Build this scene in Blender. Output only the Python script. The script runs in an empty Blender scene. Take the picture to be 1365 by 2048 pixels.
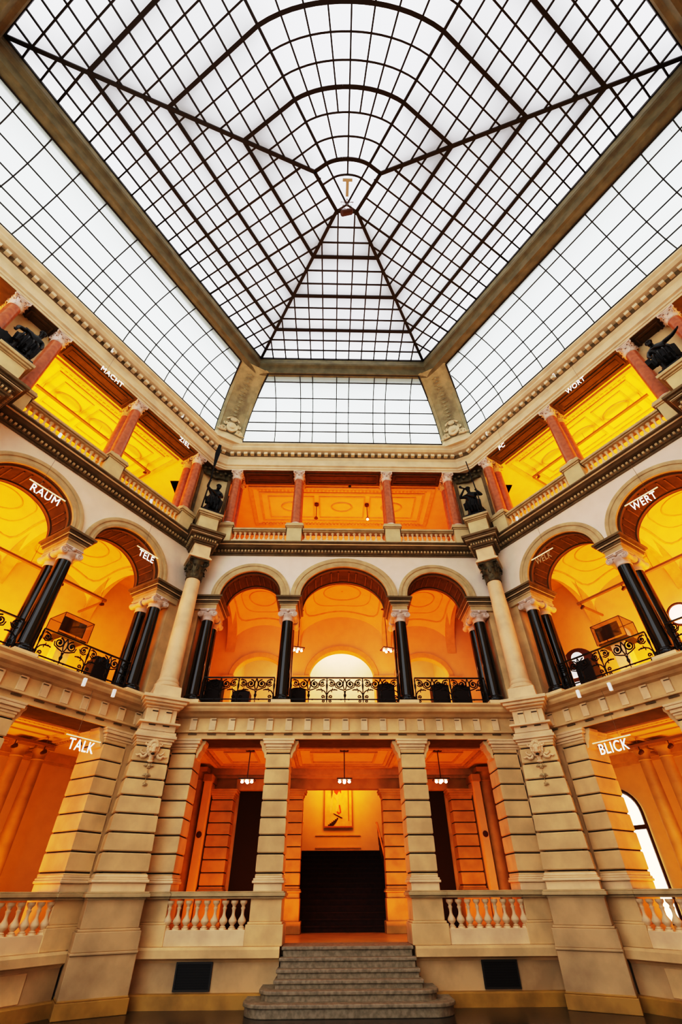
import bpy, bmesh, math, random
from mathutils import Vector, Matrix
from math import sin, cos, pi, radians, sqrt, hypot, tan, atan2
random.seed(7)
SC = bpy.context.scene
COL = SC.collection
# ------------------------------------------------------------------ plan of the hall
D = 13.0; CX = 5.2215; A = radians(57.8105); SL = 15.07
CB = (1.78, 4.294)                       # column positions on the end wall
CS = (0.994, 3.92, 6.88, 8.18)           # column positions on the side walls
MID = 7.53
def frame(ox, oy, ang): return Matrix.Translation((ox, oy, 0)) @ Matrix.Rotation(ang, 4, 'Z')
FB = frame(0, D, 0)
FR = frame(CX, D, -A)
FL = frame(-CX, D, A)
BIS = A / 2
FCR = frame(CX, D, -BIS)
FCL = frame(-CX, D, BIS)
def side_frames(): return (('left', -1, FL), ('right', 1, FR))
# ------------------------------------------------------------------ materials
def mat(name, col, rough=.6, metal=0, noise=0, scale=8, bump=0, emit=None, estr=0, col2=None, spec=None, detail=6, coat=0, stretch=None):
    m = bpy.data.materials.new(name); m.use_nodes = True
    n = m.node_tree.nodes; l = m.node_tree.links; b = n['Principled BSDF']
    b.inputs['Base Color'].default_value = (*col, 1); b.inputs['Roughness'].default_value = rough
    b.inputs['Metallic'].default_value = metal
    if spec is not None: b.inputs['Specular IOR Level'].default_value = spec
    if coat: b.inputs['Coat Weight'].default_value = coat; b.inputs['Coat Roughness'].default_value = .05
    if emit: b.inputs['Emission Color'].default_value = (*emit, 1); b.inputs['Emission Strength'].default_value = estr
    if noise or bump or col2:
        tc = n.new('ShaderNodeTexCoord'); t = n.new('ShaderNodeTexNoise'); t.inputs['Scale'].default_value = scale; t.inputs['Detail'].default_value = detail
        src = tc.outputs['Object']
        if stretch:
            mp = n.new('ShaderNodeMapping'); mp.inputs['Scale'].default_value = stretch; l.new(src, mp.inputs[0]); src = mp.outputs[0]
        l.new(src, t.inputs['Vector'])
        if noise or col2:
            r = n.new('ShaderNodeValToRGB'); c2 = col2 or tuple(c * (1 - noise) for c in col)
            r.color_ramp.elements[0].color = (*c2, 1); r.color_ramp.elements[1].color = (*col, 1)
            r.color_ramp.elements[0].position = .35; r.color_ramp.elements[1].position = .62
            l.new(t.outputs[0], r.inputs[0]); l.new(r.outputs[0], b.inputs['Base Color'])
        if bump:
            bp = n.new('ShaderNodeBump'); bp.inputs['Strength'].default_value = bump; bp.inputs['Distance'].default_value = .02
            l.new(t.outputs[0], bp.inputs['Height']); l.new(bp.outputs[0], b.inputs['Normal'])
    return m
M = {}
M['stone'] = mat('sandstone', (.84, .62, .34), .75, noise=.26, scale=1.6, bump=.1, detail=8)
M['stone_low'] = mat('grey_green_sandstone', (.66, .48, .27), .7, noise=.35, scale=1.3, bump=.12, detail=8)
M['ochre'] = mat('ochre_plinth_stone', (.50, .30, .07), .55, noise=.35, scale=2.2, bump=.05)
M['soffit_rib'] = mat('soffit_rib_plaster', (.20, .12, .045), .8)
M['plate'] = mat('grey_painted_plate', (.42, .42, .36), .6)
M['groove'] = mat('joint_shadow', (.06, .045, .025), .9)
M['light_stone'] = mat('pale_sandstone', (.88, .69, .45), .7, noise=.18, scale=2.2, bump=.06)
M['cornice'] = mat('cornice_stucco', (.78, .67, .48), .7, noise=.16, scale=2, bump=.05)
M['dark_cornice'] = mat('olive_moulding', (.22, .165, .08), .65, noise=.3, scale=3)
M['beam'] = mat('roof_frame_stucco', (.21, .185, .105), .75, noise=.3, scale=3, bump=.1)
M['rib'] = mat('rib_stucco', (.46, .43, .29), .75, noise=.3, scale=3, bump=.1)
M['plaster'] = mat('cream_wall_plaster', (.90, .80, .68), .85, noise=.05, scale=3)
M['archivolt'] = mat('archivolt_stone', (.60, .48, .28), .7, noise=.22, scale=3)
M['niche'] = mat('niche_plaster', (.70, .59, .36), .8, noise=.15, scale=2)
M['black_marble'] = mat('polished_black_marble', (.010, .010, .009), .12, noise=.5, scale=5, coat=.5)
M['red_marble'] = mat('red_brown_marble', (.54, .20, .085), .28, col2=(.40, .14, .06), scale=7, detail=9)
M['white_marble'] = mat('pinkish_white_marble', (.78, .66, .58), .5, noise=.2, scale=6, bump=.15)
M['bronze_cap'] = mat('tarnished_bronze_capital', (.17, .14, .07), .5, metal=.3, noise=.5, scale=6, bump=.2)
M['bronze'] = mat('dark_bronze', (.022, .020, .018), .38, metal=.45, noise=.4, scale=6)
M['iron'] = mat('black_wrought_iron', (.012, .010, .009), .45, metal=.3)
M['bar'] = mat('roof_glazing_bar', (.022, .013, .008), .6)
M['gal'] = mat('gallery_plaster', (.87, .67, .30), .85, noise=.06, scale=3)
M['gal_trim'] = mat('gallery_stucco_relief', (.74, .52, .20), .85, noise=.15, scale=5)
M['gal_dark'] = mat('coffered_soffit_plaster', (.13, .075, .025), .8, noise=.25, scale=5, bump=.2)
M['gal_stone'] = mat('gallery_stone', (.58, .40, .11), .6, noise=.25, scale=2.5)
M['stair'] = mat('dark_red_stair_carpet', (.055, .016, .008), .7, noise=.4, scale=9)
M['brass'] = mat('brass_handrail', (.75, .38, .08), .25, metal=.9)
M['floor'] = mat('dark_polished_floor', (.055, .040, .026), .28, noise=.4, scale=1.5, coat=.3)
M['floor_light'] = mat('pale_floor_inlay', (.55, .45, .34), .35, noise=.1, scale=3)
M['gal_floor'] = mat('gallery_floor_stone', (.75, .48, .12), .3, noise=.2, scale=2)
M['granite'] = mat('grey_granite_steps', (.36, .31, .22), .65, noise=.35, scale=14, bump=.1)
M['vent'] = mat('black_vent_louvre', (.008, .007, .006), .6)
M['vent_frame'] = mat('dark_vent_frame', (.03, .028, .024), .5)
M['sign'] = mat('white_light_letters', (.9, .95, 1), .4, emit=(.88, .95, 1), estr=1.1)
M['bar_light'] = mat('pale_sign_bar', (.75, .7, .5), .4, emit=(1, .9, .6), estr=.35)
M['wire'] = mat('thin_steel_wire', (.25, .2, .12), .5)
M['box_white'] = mat('self_lit_white_metal', (.85, .85, .82), .4, emit=(.9, .95, 1), estr=.25)  # slight glow added; the cable boxes are no lamps
M['bulb'] = mat('warm_glowing_bulb', (1, .8, .6), .3, emit=(1, .62, .38), estr=14)
M['redbulb'] = mat('red_glowing_lamp', (1, .3, .2), .3, emit=(1, .25, .12), estr=9)
M['lampmetal'] = mat('dark_lamp_metal', (.10, .035, .015), .5)
M['track'] = mat('lighting_track_metal', (.30, .17, .05), .5)
M['canvas'] = mat('golden_painting_canvas', (.9, .62, .25), .7, noise=.2, scale=4)
M['pink'] = mat('painted_pale_pink', (.95, .62, .36), .7, noise=.15, scale=9)
M['redpaint'] = mat('painted_red', (.75, .09, .03), .7, noise=.3, scale=9)
M['greenpaint'] = mat('painted_dark_green', (.12, .13, .05), .7)
M['blackpaint'] = mat('painted_black', (.03, .015, .01), .7)
M['frame_wood'] = mat('narrow_gilt_picture_frame', (.35, .15, .04), .5)
M['dark_wood'] = mat('dark_brown_window_wood', (.06, .022, .012), .5)
M['case_dark'] = mat('dark_grey_case_panel', (.05, .045, .035), .6)
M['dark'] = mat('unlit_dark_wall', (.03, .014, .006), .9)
def glass_mat(name, col, daylight_glow=1.0):
    m = bpy.data.materials.new(name); m.use_nodes = True; n = m.node_tree.nodes; l = m.node_tree.links
    n.remove(n['Principled BSDF']); o = n['Material Output']
    t = n.new('ShaderNodeBsdfTranslucent'); t.inputs[0].default_value = (*col, 1)
    e = n.new('ShaderNodeEmission'); e.inputs[0].default_value = (*col, 1); e.inputs[1].default_value = daylight_glow  # added glow of the panes, standing in for daylight behind them
    a = n.new('ShaderNodeAddShader'); l.new(t.outputs[0], a.inputs[0]); l.new(e.outputs[0], a.inputs[1]); l.new(a.outputs[0], o.inputs[0])
    return m
M['roof_glass'] = glass_mat('frosted_white_roof_glass', (.90, .90, .94), .12)
M['cove_glass'] = glass_mat('frosted_pale_green_cove_glass', (.86, .92, .91), .15)
M['win_glass'] = glass_mat('bright_daylight_window_glass', (.95, .93, .90), .7)
def clear_mat():
    m = bpy.data.materials.new('clear_case_glass'); m.use_nodes = True; n = m.node_tree.nodes; l = m.node_tree.links
    n.remove(n['Principled BSDF']); o = n['Material Output']
    t = n.new('ShaderNodeBsdfTransparent'); t.inputs[0].default_value = (.72, .66, .56, 1)
    g = n.new('ShaderNodeBsdfGlossy'); g.inputs['Roughness'].default_value = .03
    x = n.new('ShaderNodeMixShader'); x.inputs[0].default_value = .1
    l.new(t.outputs[0], x.inputs[1]); l.new(g.outputs[0], x.inputs[2]); l.new(x.outputs[0], o.inputs[0])
    return m
M['clear'] = clear_mat()
# ------------------------------------------------------------------ mesh builder
class MB:
    def __init__(s): s.v = []; s.f = []
    def add(s, vs, fs):
        k = len(s.v); s.v += [tuple(p) for p in vs]; s.f += [tuple(i + k for i in f) for f in fs]; return s
    def box(s, x0, x1, y0, y1, z0, z1, mtx=None, taper=None):
        vs = [(x0,y0,z0),(x1,y0,z0),(x1,y1,z0),(x0,y1,z0),(x0,y0,z1),(x1,y0,z1),(x1,y1,z1),(x0,y1,z1)]
        if taper:
            cx, cy = (x0+x1)/2, (y0+y1)/2
            vs = vs[:4] + [(cx+(x-cx)*taper, cy+(y-cy)*taper, z) for x, y, z in vs[4:]]
        if mtx: vs = [tuple(mtx @ Vector(p)) for p in vs]
        return s.add(vs, [(0,3,2,1),(4,5,6,7),(0,1,5,4),(1,2,6,5),(2,3,7,6),(3,0,4,7)])
    def lathe(s, prof, c=(0,0,0), n=24, mtx=None, a0=0, cap=True):
        vs = []; fs = []
        for r, z in prof:
            for i in range(n):
                a = a0 + 2*pi*i/n; vs.append((c[0]+r*cos(a), c[1]+r*sin(a), c[2]+z))
        for j in range(len(prof)-1):
            for i in range(n):
                i2 = (i+1) % n; fs.append((j*n+i, j*n+i2, (j+1)*n+i2, (j+1)*n+i))
        if cap: fs.append(tuple(range(n))[::-1]); fs.append(tuple((len(prof)-1)*n+i for i in range(n)))
        if mtx: vs = [tuple(mtx @ Vector(p)) for p in vs]
        return s.add(vs, fs)
    def tube(s, pts, r, n=6, closed=False):
        pts = [Vector(p) for p in pts]; N = len(pts); vs = []; fs = []; prev = None
        for i, p in enumerate(pts):
            if closed: t = pts[(i+1) % N]-pts[i-1]
            else: t = pts[min(i+1, N-1)]-pts[max(i-1, 0)]
            if t.length < 1e-9: t = Vector((0,0,1))
            t.normalize()
            if prev is None:
                up = Vector((0,0,1)) if abs(t.z) < .9 else Vector((0,1,0)); a = t.cross(up).normalized()
            else:
                a = prev - t*prev.dot(t)
                if a.length < 1e-6: a = t.cross(Vector((0,1,0)))
                a.normalize()
            prev = a; b = t.cross(a)
            rr = r[i] if isinstance(r, (list, tuple)) else r
            for k in range(n):
                an = 2*pi*k/n; q = p + a*cos(an)*rr + b*sin(an)*rr; vs.append(tuple(q))
        for j in range(N if closed else N-1):
            j2 = (j+1) % N
            for k in range(n):
                k2 = (k+1) % n; fs.append((j*n+k, j*n+k2, j2*n+k2, j2*n+k))
        if not closed: fs.append(tuple(range(n))[::-1]); fs.append(tuple((N-1)*n+k for k in range(n)))
        return s.add(vs, fs)
    def bar(s, p, q, w, h=None):
        """square bar between two points"""
        h = h or w; p = Vector(p); q = Vector(q); t = (q-p)
        if t.length < 1e-6: return s
        t.normalize(); up = Vector((0,0,1)) if abs(t.z) < .95 else Vector((0,1,0))
        a = t.cross(up).normalized()*w/2; b = t.cross(a).normalized()*h/2
        vs = [p-a-b, p+a-b, p+a+b, p-a+b, q-a-b, q+a-b, q+a+b, q-a+b]
        return s.add(vs, [(0,3,2,1),(4,5,6,7),(0,1,5,4),(1,2,6,5),(2,3,7,6),(3,0,4,7)])
    def ball(s, c, r, n=10, sc=(1,1,1), mtx=None):
        prof = [(r*sin(pi*i/n)*1.0, -r*cos(pi*i/n)) for i in range(n+1)]
        vs = []; fs = []
        m = n+2
        for rr, z in prof:
            for i in range(m):
                a = 2*pi*i/m; vs.append((rr*cos(a)*sc[0], rr*sin(a)*sc[1], z*sc[2]))
        for j in range(n):
            for i in range(m):
                i2 = (i+1) % m; fs.append((j*m+i, j*m+i2, (j+1)*m+i2, (j+1)*m+i))
        if mtx: vs = [tuple(mtx @ Vector(p)) for p in vs]
        vs = [(x+c[0], y+c[1], z+c[2]) for x, y, z in vs]
        return s.add(vs, fs)
    def prism(s, poly, y0, y1, axis='y'):
        """extrude an (x,z) outline along y"""
        n = len(poly); vs = [(x, y0, z) for x, z in poly]+[(x, y1, z) for x, z in poly]
        if axis == 'z': vs = [(x, z, y0) for x, z in poly]+[(x, z, y1) for x, z in poly]
        return s.add(vs, [tuple(range(n)), tuple(range(2*n-1, n-1, -1))]+[(i, i+n, (i+1) % n+n, (i+1) % n) for i in range(n)])
    def mesh(s, name, m, smooth=False):
        me = bpy.data.meshes.new(name); me.from_pydata(s.v, [], s.f)
        bm = bmesh.new(); bm.from_mesh(me); bmesh.ops.remove_doubles(bm, verts=bm.verts, dist=1e-5)
        bmesh.ops.recalc_face_normals(bm, faces=bm.faces); bm.to_mesh(me); bm.free()
        me.materials.append(m)
        if smooth:
            for p in me.polygons: p.use_smooth = True
            try: me.set_sharp_from_angle(angle=radians(38))
            except Exception: pass
        return me
def obj(name, mb, m, parent=None, mtx=None, smooth=False, bevel=0, kind=None, label=None):
    me = mb if isinstance(mb, bpy.types.Mesh) else mb.mesh(name, m if not isinstance(m, str) else M[m], smooth)
    o = bpy.data.objects.new(name, me); COL.objects.link(o)
    if parent: o.parent = parent
    if mtx is not None: o.matrix_local = mtx
    if bevel:
        b = o.modifiers.new('bevel', 'BEVEL'); b.width = bevel; b.segments = 2; b.limit_method = 'ANGLE'; b.angle_limit = radians(40)
    if kind: o['kind'] = kind
    if label: o['label'] = label
    return o
def thing(name, label, cat, mtx=None, group=None):
    o = bpy.data.objects.new(name, None); COL.objects.link(o); o.empty_display_size = .2
    if mtx is not None: o.matrix_local = mtx
    o['label'] = label; o['category'] = cat; o['kind'] = 'thing'
    if group: o['group'] = group
    return o
def tag(o, label, cat, group=None):
    o['label'] = label; o['category'] = cat; o['kind'] = 'thing'
    if group: o['group'] = group
    return o
def dup(root, mtx, label=None, group=None):
    r = root.copy(); COL.objects.link(r); r.matrix_local = mtx
    if label: r['label'] = label
    if group: r['group'] = group
    for ch in list(root.children):
        c = ch.copy(); COL.objects.link(c); c.parent = r
        for g in ch.children:
            d = g.copy(); COL.objects.link(d); d.parent = c
    return r
T = Matrix.Translation
def RZ(a): return Matrix.Rotation(a, 4, 'Z')
# ------------------------------------------------------------------ plan offset paths
def isect(p, d, q, e):
    k = d[0]*e[1]-d[1]*e[0]; t = ((q[0]-p[0])*e[1]-(q[1]-p[1])*e[0])/k
    return (p[0]+d[0]*t, p[1]+d[1]*t)
EL = (-cos(A), -sin(A)); NL = (sin(A), -cos(A))      # left wall: along / inward
BI = Vector((sin(A), -(1+cos(A)))).normalized()      # bisector pointing inward at left corner
BT = (-BI.y, BI.x)
def plan(w, tc, send=SL, round_n=0):
    """points of the inner line at inward offset w; corners chamfered at bisector distance tc+w"""
    pl = (-CX+NL[0]*w, D+NL[1]*w)
    end = (pl[0]+EL[0]*send, pl[1]+EL[1]*send)
    q = (-CX+BI.x*(tc+1.1424*w), D+BI.y*(tc+1.1424*w))
    a = isect(pl, EL, q, BT); b = isect((0, D-w), (1, 0), q, BT)
    left = [end, a, b]
    return left+[(-x, y) for x, y in reversed(left)]
def sweep(prof, tc, z_is=True, send=SL, closed=True):
    mb = MB(); rows = [[(x, y, z) for x, y in plan(w, tc, send)] for w, z in prof]
    n = len(rows[0]); vs = [p for r in rows for p in r]; fs = []
    R = len(rows)
    for j in range(R if closed else R-1):
        j2 = (j+1) % R
        for i in range(n-1): fs.append((j*n+i, j*n+i+1, j2*n+i+1, j2*n+i))
    if closed: fs.append(tuple(j*n for j in range(R))); fs.append(tuple(j*n+n-1 for j in range(R)))
    return mb.add(vs, fs)
def dentils(mb, w0, w1, z0, z1, tc, step, width, send=SL):
    """small blocks along the wall line"""
    P0 = plan(w0, tc, send); P1 = plan(w1, tc, send)
    for i in range(len(P0)-1):
        a = Vector(P0[i]); b = Vector(P0[i+1]); L = (b-a).length
        if L < width*1.5: continue
        n = max(1, int(L/step)); d = (b-a)/L; nm = Vector((d.y, -d.x))
        for k in range(n):
            c = a+d*(L*(k+.5)/n); dep = w1-w0
            p = [c-d*width/2, c+d*width/2, c+d*width/2+nm*dep, c-d*width/2+nm*dep]
            vs = [(q.x, q.y, z) for z in (z0, z1) for q in p]
            mb.add(vs, [(0,1,2,3),(4,7,6,5),(0,4,5,1),(1,5,6,2),(2,6,7,3),(3,7,4,0)])
    return mb
# ================================================================== SETTING
TC = .62
# main cornice under the cove
prof = [(-.6,14.82),(.22,14.82),(.22,14.90),(.25,14.91),(.25,14.99),(.31,15.03),(.31,15.06),(.23,15.09),(.23,15.42),(.29,15.50),(.29,15.73),(.46,15.77),(.53,15.86),(.53,15.94),(.60,16.02),(.60,16.07),(.46,16.11),(.42,16.31),(-.6,16.31)]
cor = obj('trim_1', sweep(prof, .15), 'cornice', kind='structure')
obj('dentil_row', dentils(MB(), .28, .43, 15.57, 15.69, .15, .275, .145), 'cornice', cor)
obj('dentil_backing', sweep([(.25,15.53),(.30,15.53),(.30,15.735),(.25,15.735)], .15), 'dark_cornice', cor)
# string entablature under the second floor balustrade
prof = [(-.5,10.54),(.28,10.54),(.28,10.60),(.33,10.61),(.33,10.73),(.46,10.76),(.52,10.81),(.57,10.82),(.57,10.86),(.62,10.89),(.62,10.93),(.34,11.0),(.34,11.14),(-.5,11.14)]
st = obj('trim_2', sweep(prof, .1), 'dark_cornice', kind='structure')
obj('dentil_row', dentils(MB(), .32, .39, 10.64, 10.71, .1, .115, .06), 'archivolt', st)
obj('gilt_fillet', sweep([(.3,10.815),(.565,10.815),(.585,10.835),(.3,10.835)], .1), 'light_stone', st)
# first floor entablature
prof = [(-.6,4.74),(.25,4.74),(.25,4.87),(.33,4.88),(.33,4.925),(.24,4.935),(.22,5.25),(.31,5.28),(.37,5.33),(.50,5.36),(.54,5.42),(.54,5.47),(.60,5.52),(.60,5.56),(.3,5.62),(-.6,5.62)]
en = obj('trim_3', sweep(prof, .15), 'stone', kind='structure')
mb = MB()
dentils(mb, .22, .29, 4.945, 5.24, .15, .50, .17); obj('frieze_panels', mb, 'light_stone', en)
mb = MB(); dentils(mb, .285, .31, 5.19, 5.205, .15, .50, .12); obj('guttae_strips', mb, 'dark_cornice', en)
mb = MB(); dentils(mb, .25, .28, 4.835, 4.86, .15, .50, .22); obj('regula_strips', mb, 'dark_cornice', en)
# ground plinth and ledge of the gallery parapet (open in front of the steps)
def wallrun(profs, x0, x1, F, name, m, parent=None, kind=None):
    mb = MB(); n = len(profs)
    vs = [(x, -w, z) for x in (x0, x1) for w, z in profs]
    mb.add(vs, [tuple(range(n)), tuple(range(2*n-1, n-1, -1))]+[(i, i+n, (i+1) % n+n, (i+1) % n) for i in range(n)])
    return obj(name, mb, m, parent, None if parent else F, kind=kind)
LEDGE = [(-.5,.62),(.30,.62),(.34,.66),(.44,.69),(.44,.81),(.40,.85),(-.5,.85)]
# floor
mb = MB(); mb.box(-16, 16, -10, 20, -.12, 0)
fl = obj('floor', mb, 'floor', kind='structure')
mb = MB(); N = 64
vs = []; 
for i in range(N+1):
    a = radians(35)+radians(110)*i/N
    for r in (10.62, 10.95): vs.append((r*cos(a)*1.0, r*sin(a)-.6, .004))
mb.add(vs, [(2*i, 2*i+1, 2*i+3, 2*i+2) for i in range(N)])
obj('floor_inlay', mb, 'floor_light', fl)
# -------- plinth walls
for nm, F, runs in (('back', FB, [(-4.6,-1.38),(1.38,4.6)]), ('left', FL, [(-SL,-.9)]), ('right', FR, [(.9,SL)])):
    for i, (a, b) in enumerate(runs):
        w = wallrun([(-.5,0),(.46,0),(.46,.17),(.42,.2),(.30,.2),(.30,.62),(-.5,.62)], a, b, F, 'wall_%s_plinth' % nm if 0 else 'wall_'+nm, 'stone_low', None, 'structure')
        wallrun([(.2,0),(.47,0),(.47,.185),(.44,.205),(.2,.205)], a, b, F, 'ochre_base_course', 'ochre', w)
        wallrun(LEDGE, a, b, F, 'ledge_moulding', 'stone', w)
# -------- upper wall with arches
def arch_z(x, arches, zs):
    for cx, a, b in arches:
        if abs(x-cx) < a: return zs+b*sqrt(max(0, 1-((x-cx)/a)**2))
    return zs
def arch_wall(x0, x1, zs, zt, arches, y0, y1):
    xs = [x0, x1]
    for cx, a, b in arches:
        for i in range(33): xs.append(cx-a*cos(pi*i/32))
        xs += [cx-a-1e-4, cx+a+1e-4]
    xs = sorted(set(round(x, 5) for x in xs if x0-1e-6 <= x <= x1+1e-6)); mb = MB()
    P = [(x, arch_z(x, arches, zs)) for x in xs]; n = len(P)
    vs = [(x, y0, z) for x, z in P]+[(x, y0, zt) for x, z in P]+[(x, y1, z) for x, z in P]+[(x, y1, zt) for x, z in P]
    fs = []
    for i in range(n-1):
        fs += [(i, i+1, n+i+1, n+i), (2*n+i+1, 2*n+i, 3*n+i, 3*n+i+1), (i+1, i, 2*n+i, 2*n+i+1), (n+i, n+i+1, 3*n+i+1, 3*n+i)]
    fs += [(0, n, 3*n, 2*n), (n-1, 3*n-1, 4*n-1, 2*n-1)]
    return mb.add(vs, fs)
def ellring(mb, cx, a, b, zs, prof, t0=0, t1=pi, n=36):
    """sweep a (radial offset, y) outline round a half ellipse"""
    vs = []; k = len(prof)
    for i in range(n+1):
        t = t0+(t1-t0)*i/n
        for r, y in prof: vs.append((cx-(a+r)*cos(t), y, zs+(b+r)*sin(t)))
    fs = [(i*k+j, i*k+(j+1) % k, (i+1)*k+(j+1) % k, (i+1)*k+j) for i in range(n) for j in range(k)]
    fs += [tuple(range(k)), tuple(n*k+j for j in range(k))[::-1]]
    return mb.add(vs, fs)
ZS = 8.96
ARCH_B = [(0, 1.44, 1.16), (-3.03, 1.0, .96), (3.03, 1.0, .96)]
ARCH_S = [((CS[0]+CS[1])/2, 1.14, 1.0), ((CS[1]+CS[2])/2, 1.16, 1.0), (CS[3]+1.46, 1.14, 1.0)]
for nm, sg, F in (('back', 1, FB),)+side_frames():
    if nm == 'back': x0, x1, ar = -CX-.1, CX+.1, ARCH_B
    else:
        ar = [(sg*c, a, b) for c, a, b in ARCH_S]; x0, x1 = (-10.7, 0) if sg < 0 else (0, 10.7)
    w = obj('wall_'+nm, arch_wall(x0, x1, ZS, 10.60, ar, -.25, .82), 'plaster', None, F, kind='structure')
    it = MB(); pan = MB(); vo = MB()
    for cx, a, b in ar:
        wd = .30 if a > 1.3 else .26
        ellring(vo, cx, a, b, ZS, [(-.02,-.2),(-.02,-.31),(.05,-.325),(.07,-.31),(.15,-.31),(.16,-.335),(wd-.05,-.345),(wd,-.33),(wd,-.2)])
        ellring(it, cx, a, b, ZS, [(-.025,-.24),(.02,-.24),(.02,.84),(-.025,.84)])
        ellring(pan, cx, a, b, ZS, [(-.06,-.16),(-.02,-.16),(-.02,-.08),(-.06,-.08)]); ellring(pan, cx, a, b, ZS, [(-.06,.66),(-.02,.66),(-.02,.74),(-.06,.74)])
        for k in range(7):
            t = pi*(k+.5)/7
            ellring(pan, cx, a, b, ZS, [(-.055,.0),(-.02,.0),(-.02,.58),(-.055,.58)], t-.03-.12, t-.12, 2)
            ellring(pan, cx, a, b, ZS, [(-.055,.0),(-.02,.0),(-.02,.58),(-.055,.58)], t+.12, t+.15, 2)
    obj('archivolt', vo, 'archivolt', w, smooth=True)
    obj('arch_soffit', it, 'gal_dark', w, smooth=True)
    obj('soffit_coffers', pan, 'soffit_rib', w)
# ------------------------------------------------------------------ galleries
def frame_ring(mb, x0, x1, y0, y1, z, w=.08, h=.05):
    mb.box(x0, x1, y0, y0+w, z-h, z); mb.box(x0, x1, y1-w, y1, z-h, z)
    mb.box(x0, x0+w, y0+w, y1-w, z-h, z); mb.box(x1-w, x1, y0+w, y1-w, z-h, z)
GD = 3.65
def sail(mb, x0, x1, y0, y1, zs, k=.72, n=14, top=None):
    cx, cy = (x0+x1)/2, (y0+y1)/2; R2 = ((x1-x0)/2)**2+((y1-y0)/2)**2
    vs = []
    for j in range(n+1):
        for i in range(n+1):
            x = x0+(x1-x0)*i/n; y = y0+(y1-y0)*j/n
            vs.append((x, y, zs+k*sqrt(max(0, R2-(x-cx)**2-(y-cy)**2))))
    return mb.add(vs, [(j*(n+1)+i, j*(n+1)+i+1, (j+1)*(n+1)+i+1, (j+1)*(n+1)+i) for j in range(n) for i in range(n)])
def sail_ring(mb, x0, x1, y0, y1, zs, k, f, r=.03, shape=4, dz=0):
    cx, cy = (x0+x1)/2, (y0+y1)/2; R2 = ((x1-x0)/2)**2+((y1-y0)/2)**2; hx, hy = (x1-x0)/2*f, (y1-y0)/2*f; pts = []
    n = 48
    for i in range(n):
        a = 2*pi*i/n; c, s = cos(a), sin(a)
        p = shape; den = (abs(c)**p+abs(s)**p)**(1/p); x = cx+hx*c/den; y = cy+hy*s/den
        pts.append((x, y, zs+k*sqrt(max(0, R2-(x-cx)**2-(y-cy)**2))-dz))
    mb.tube(pts, r, 5, True)
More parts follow.
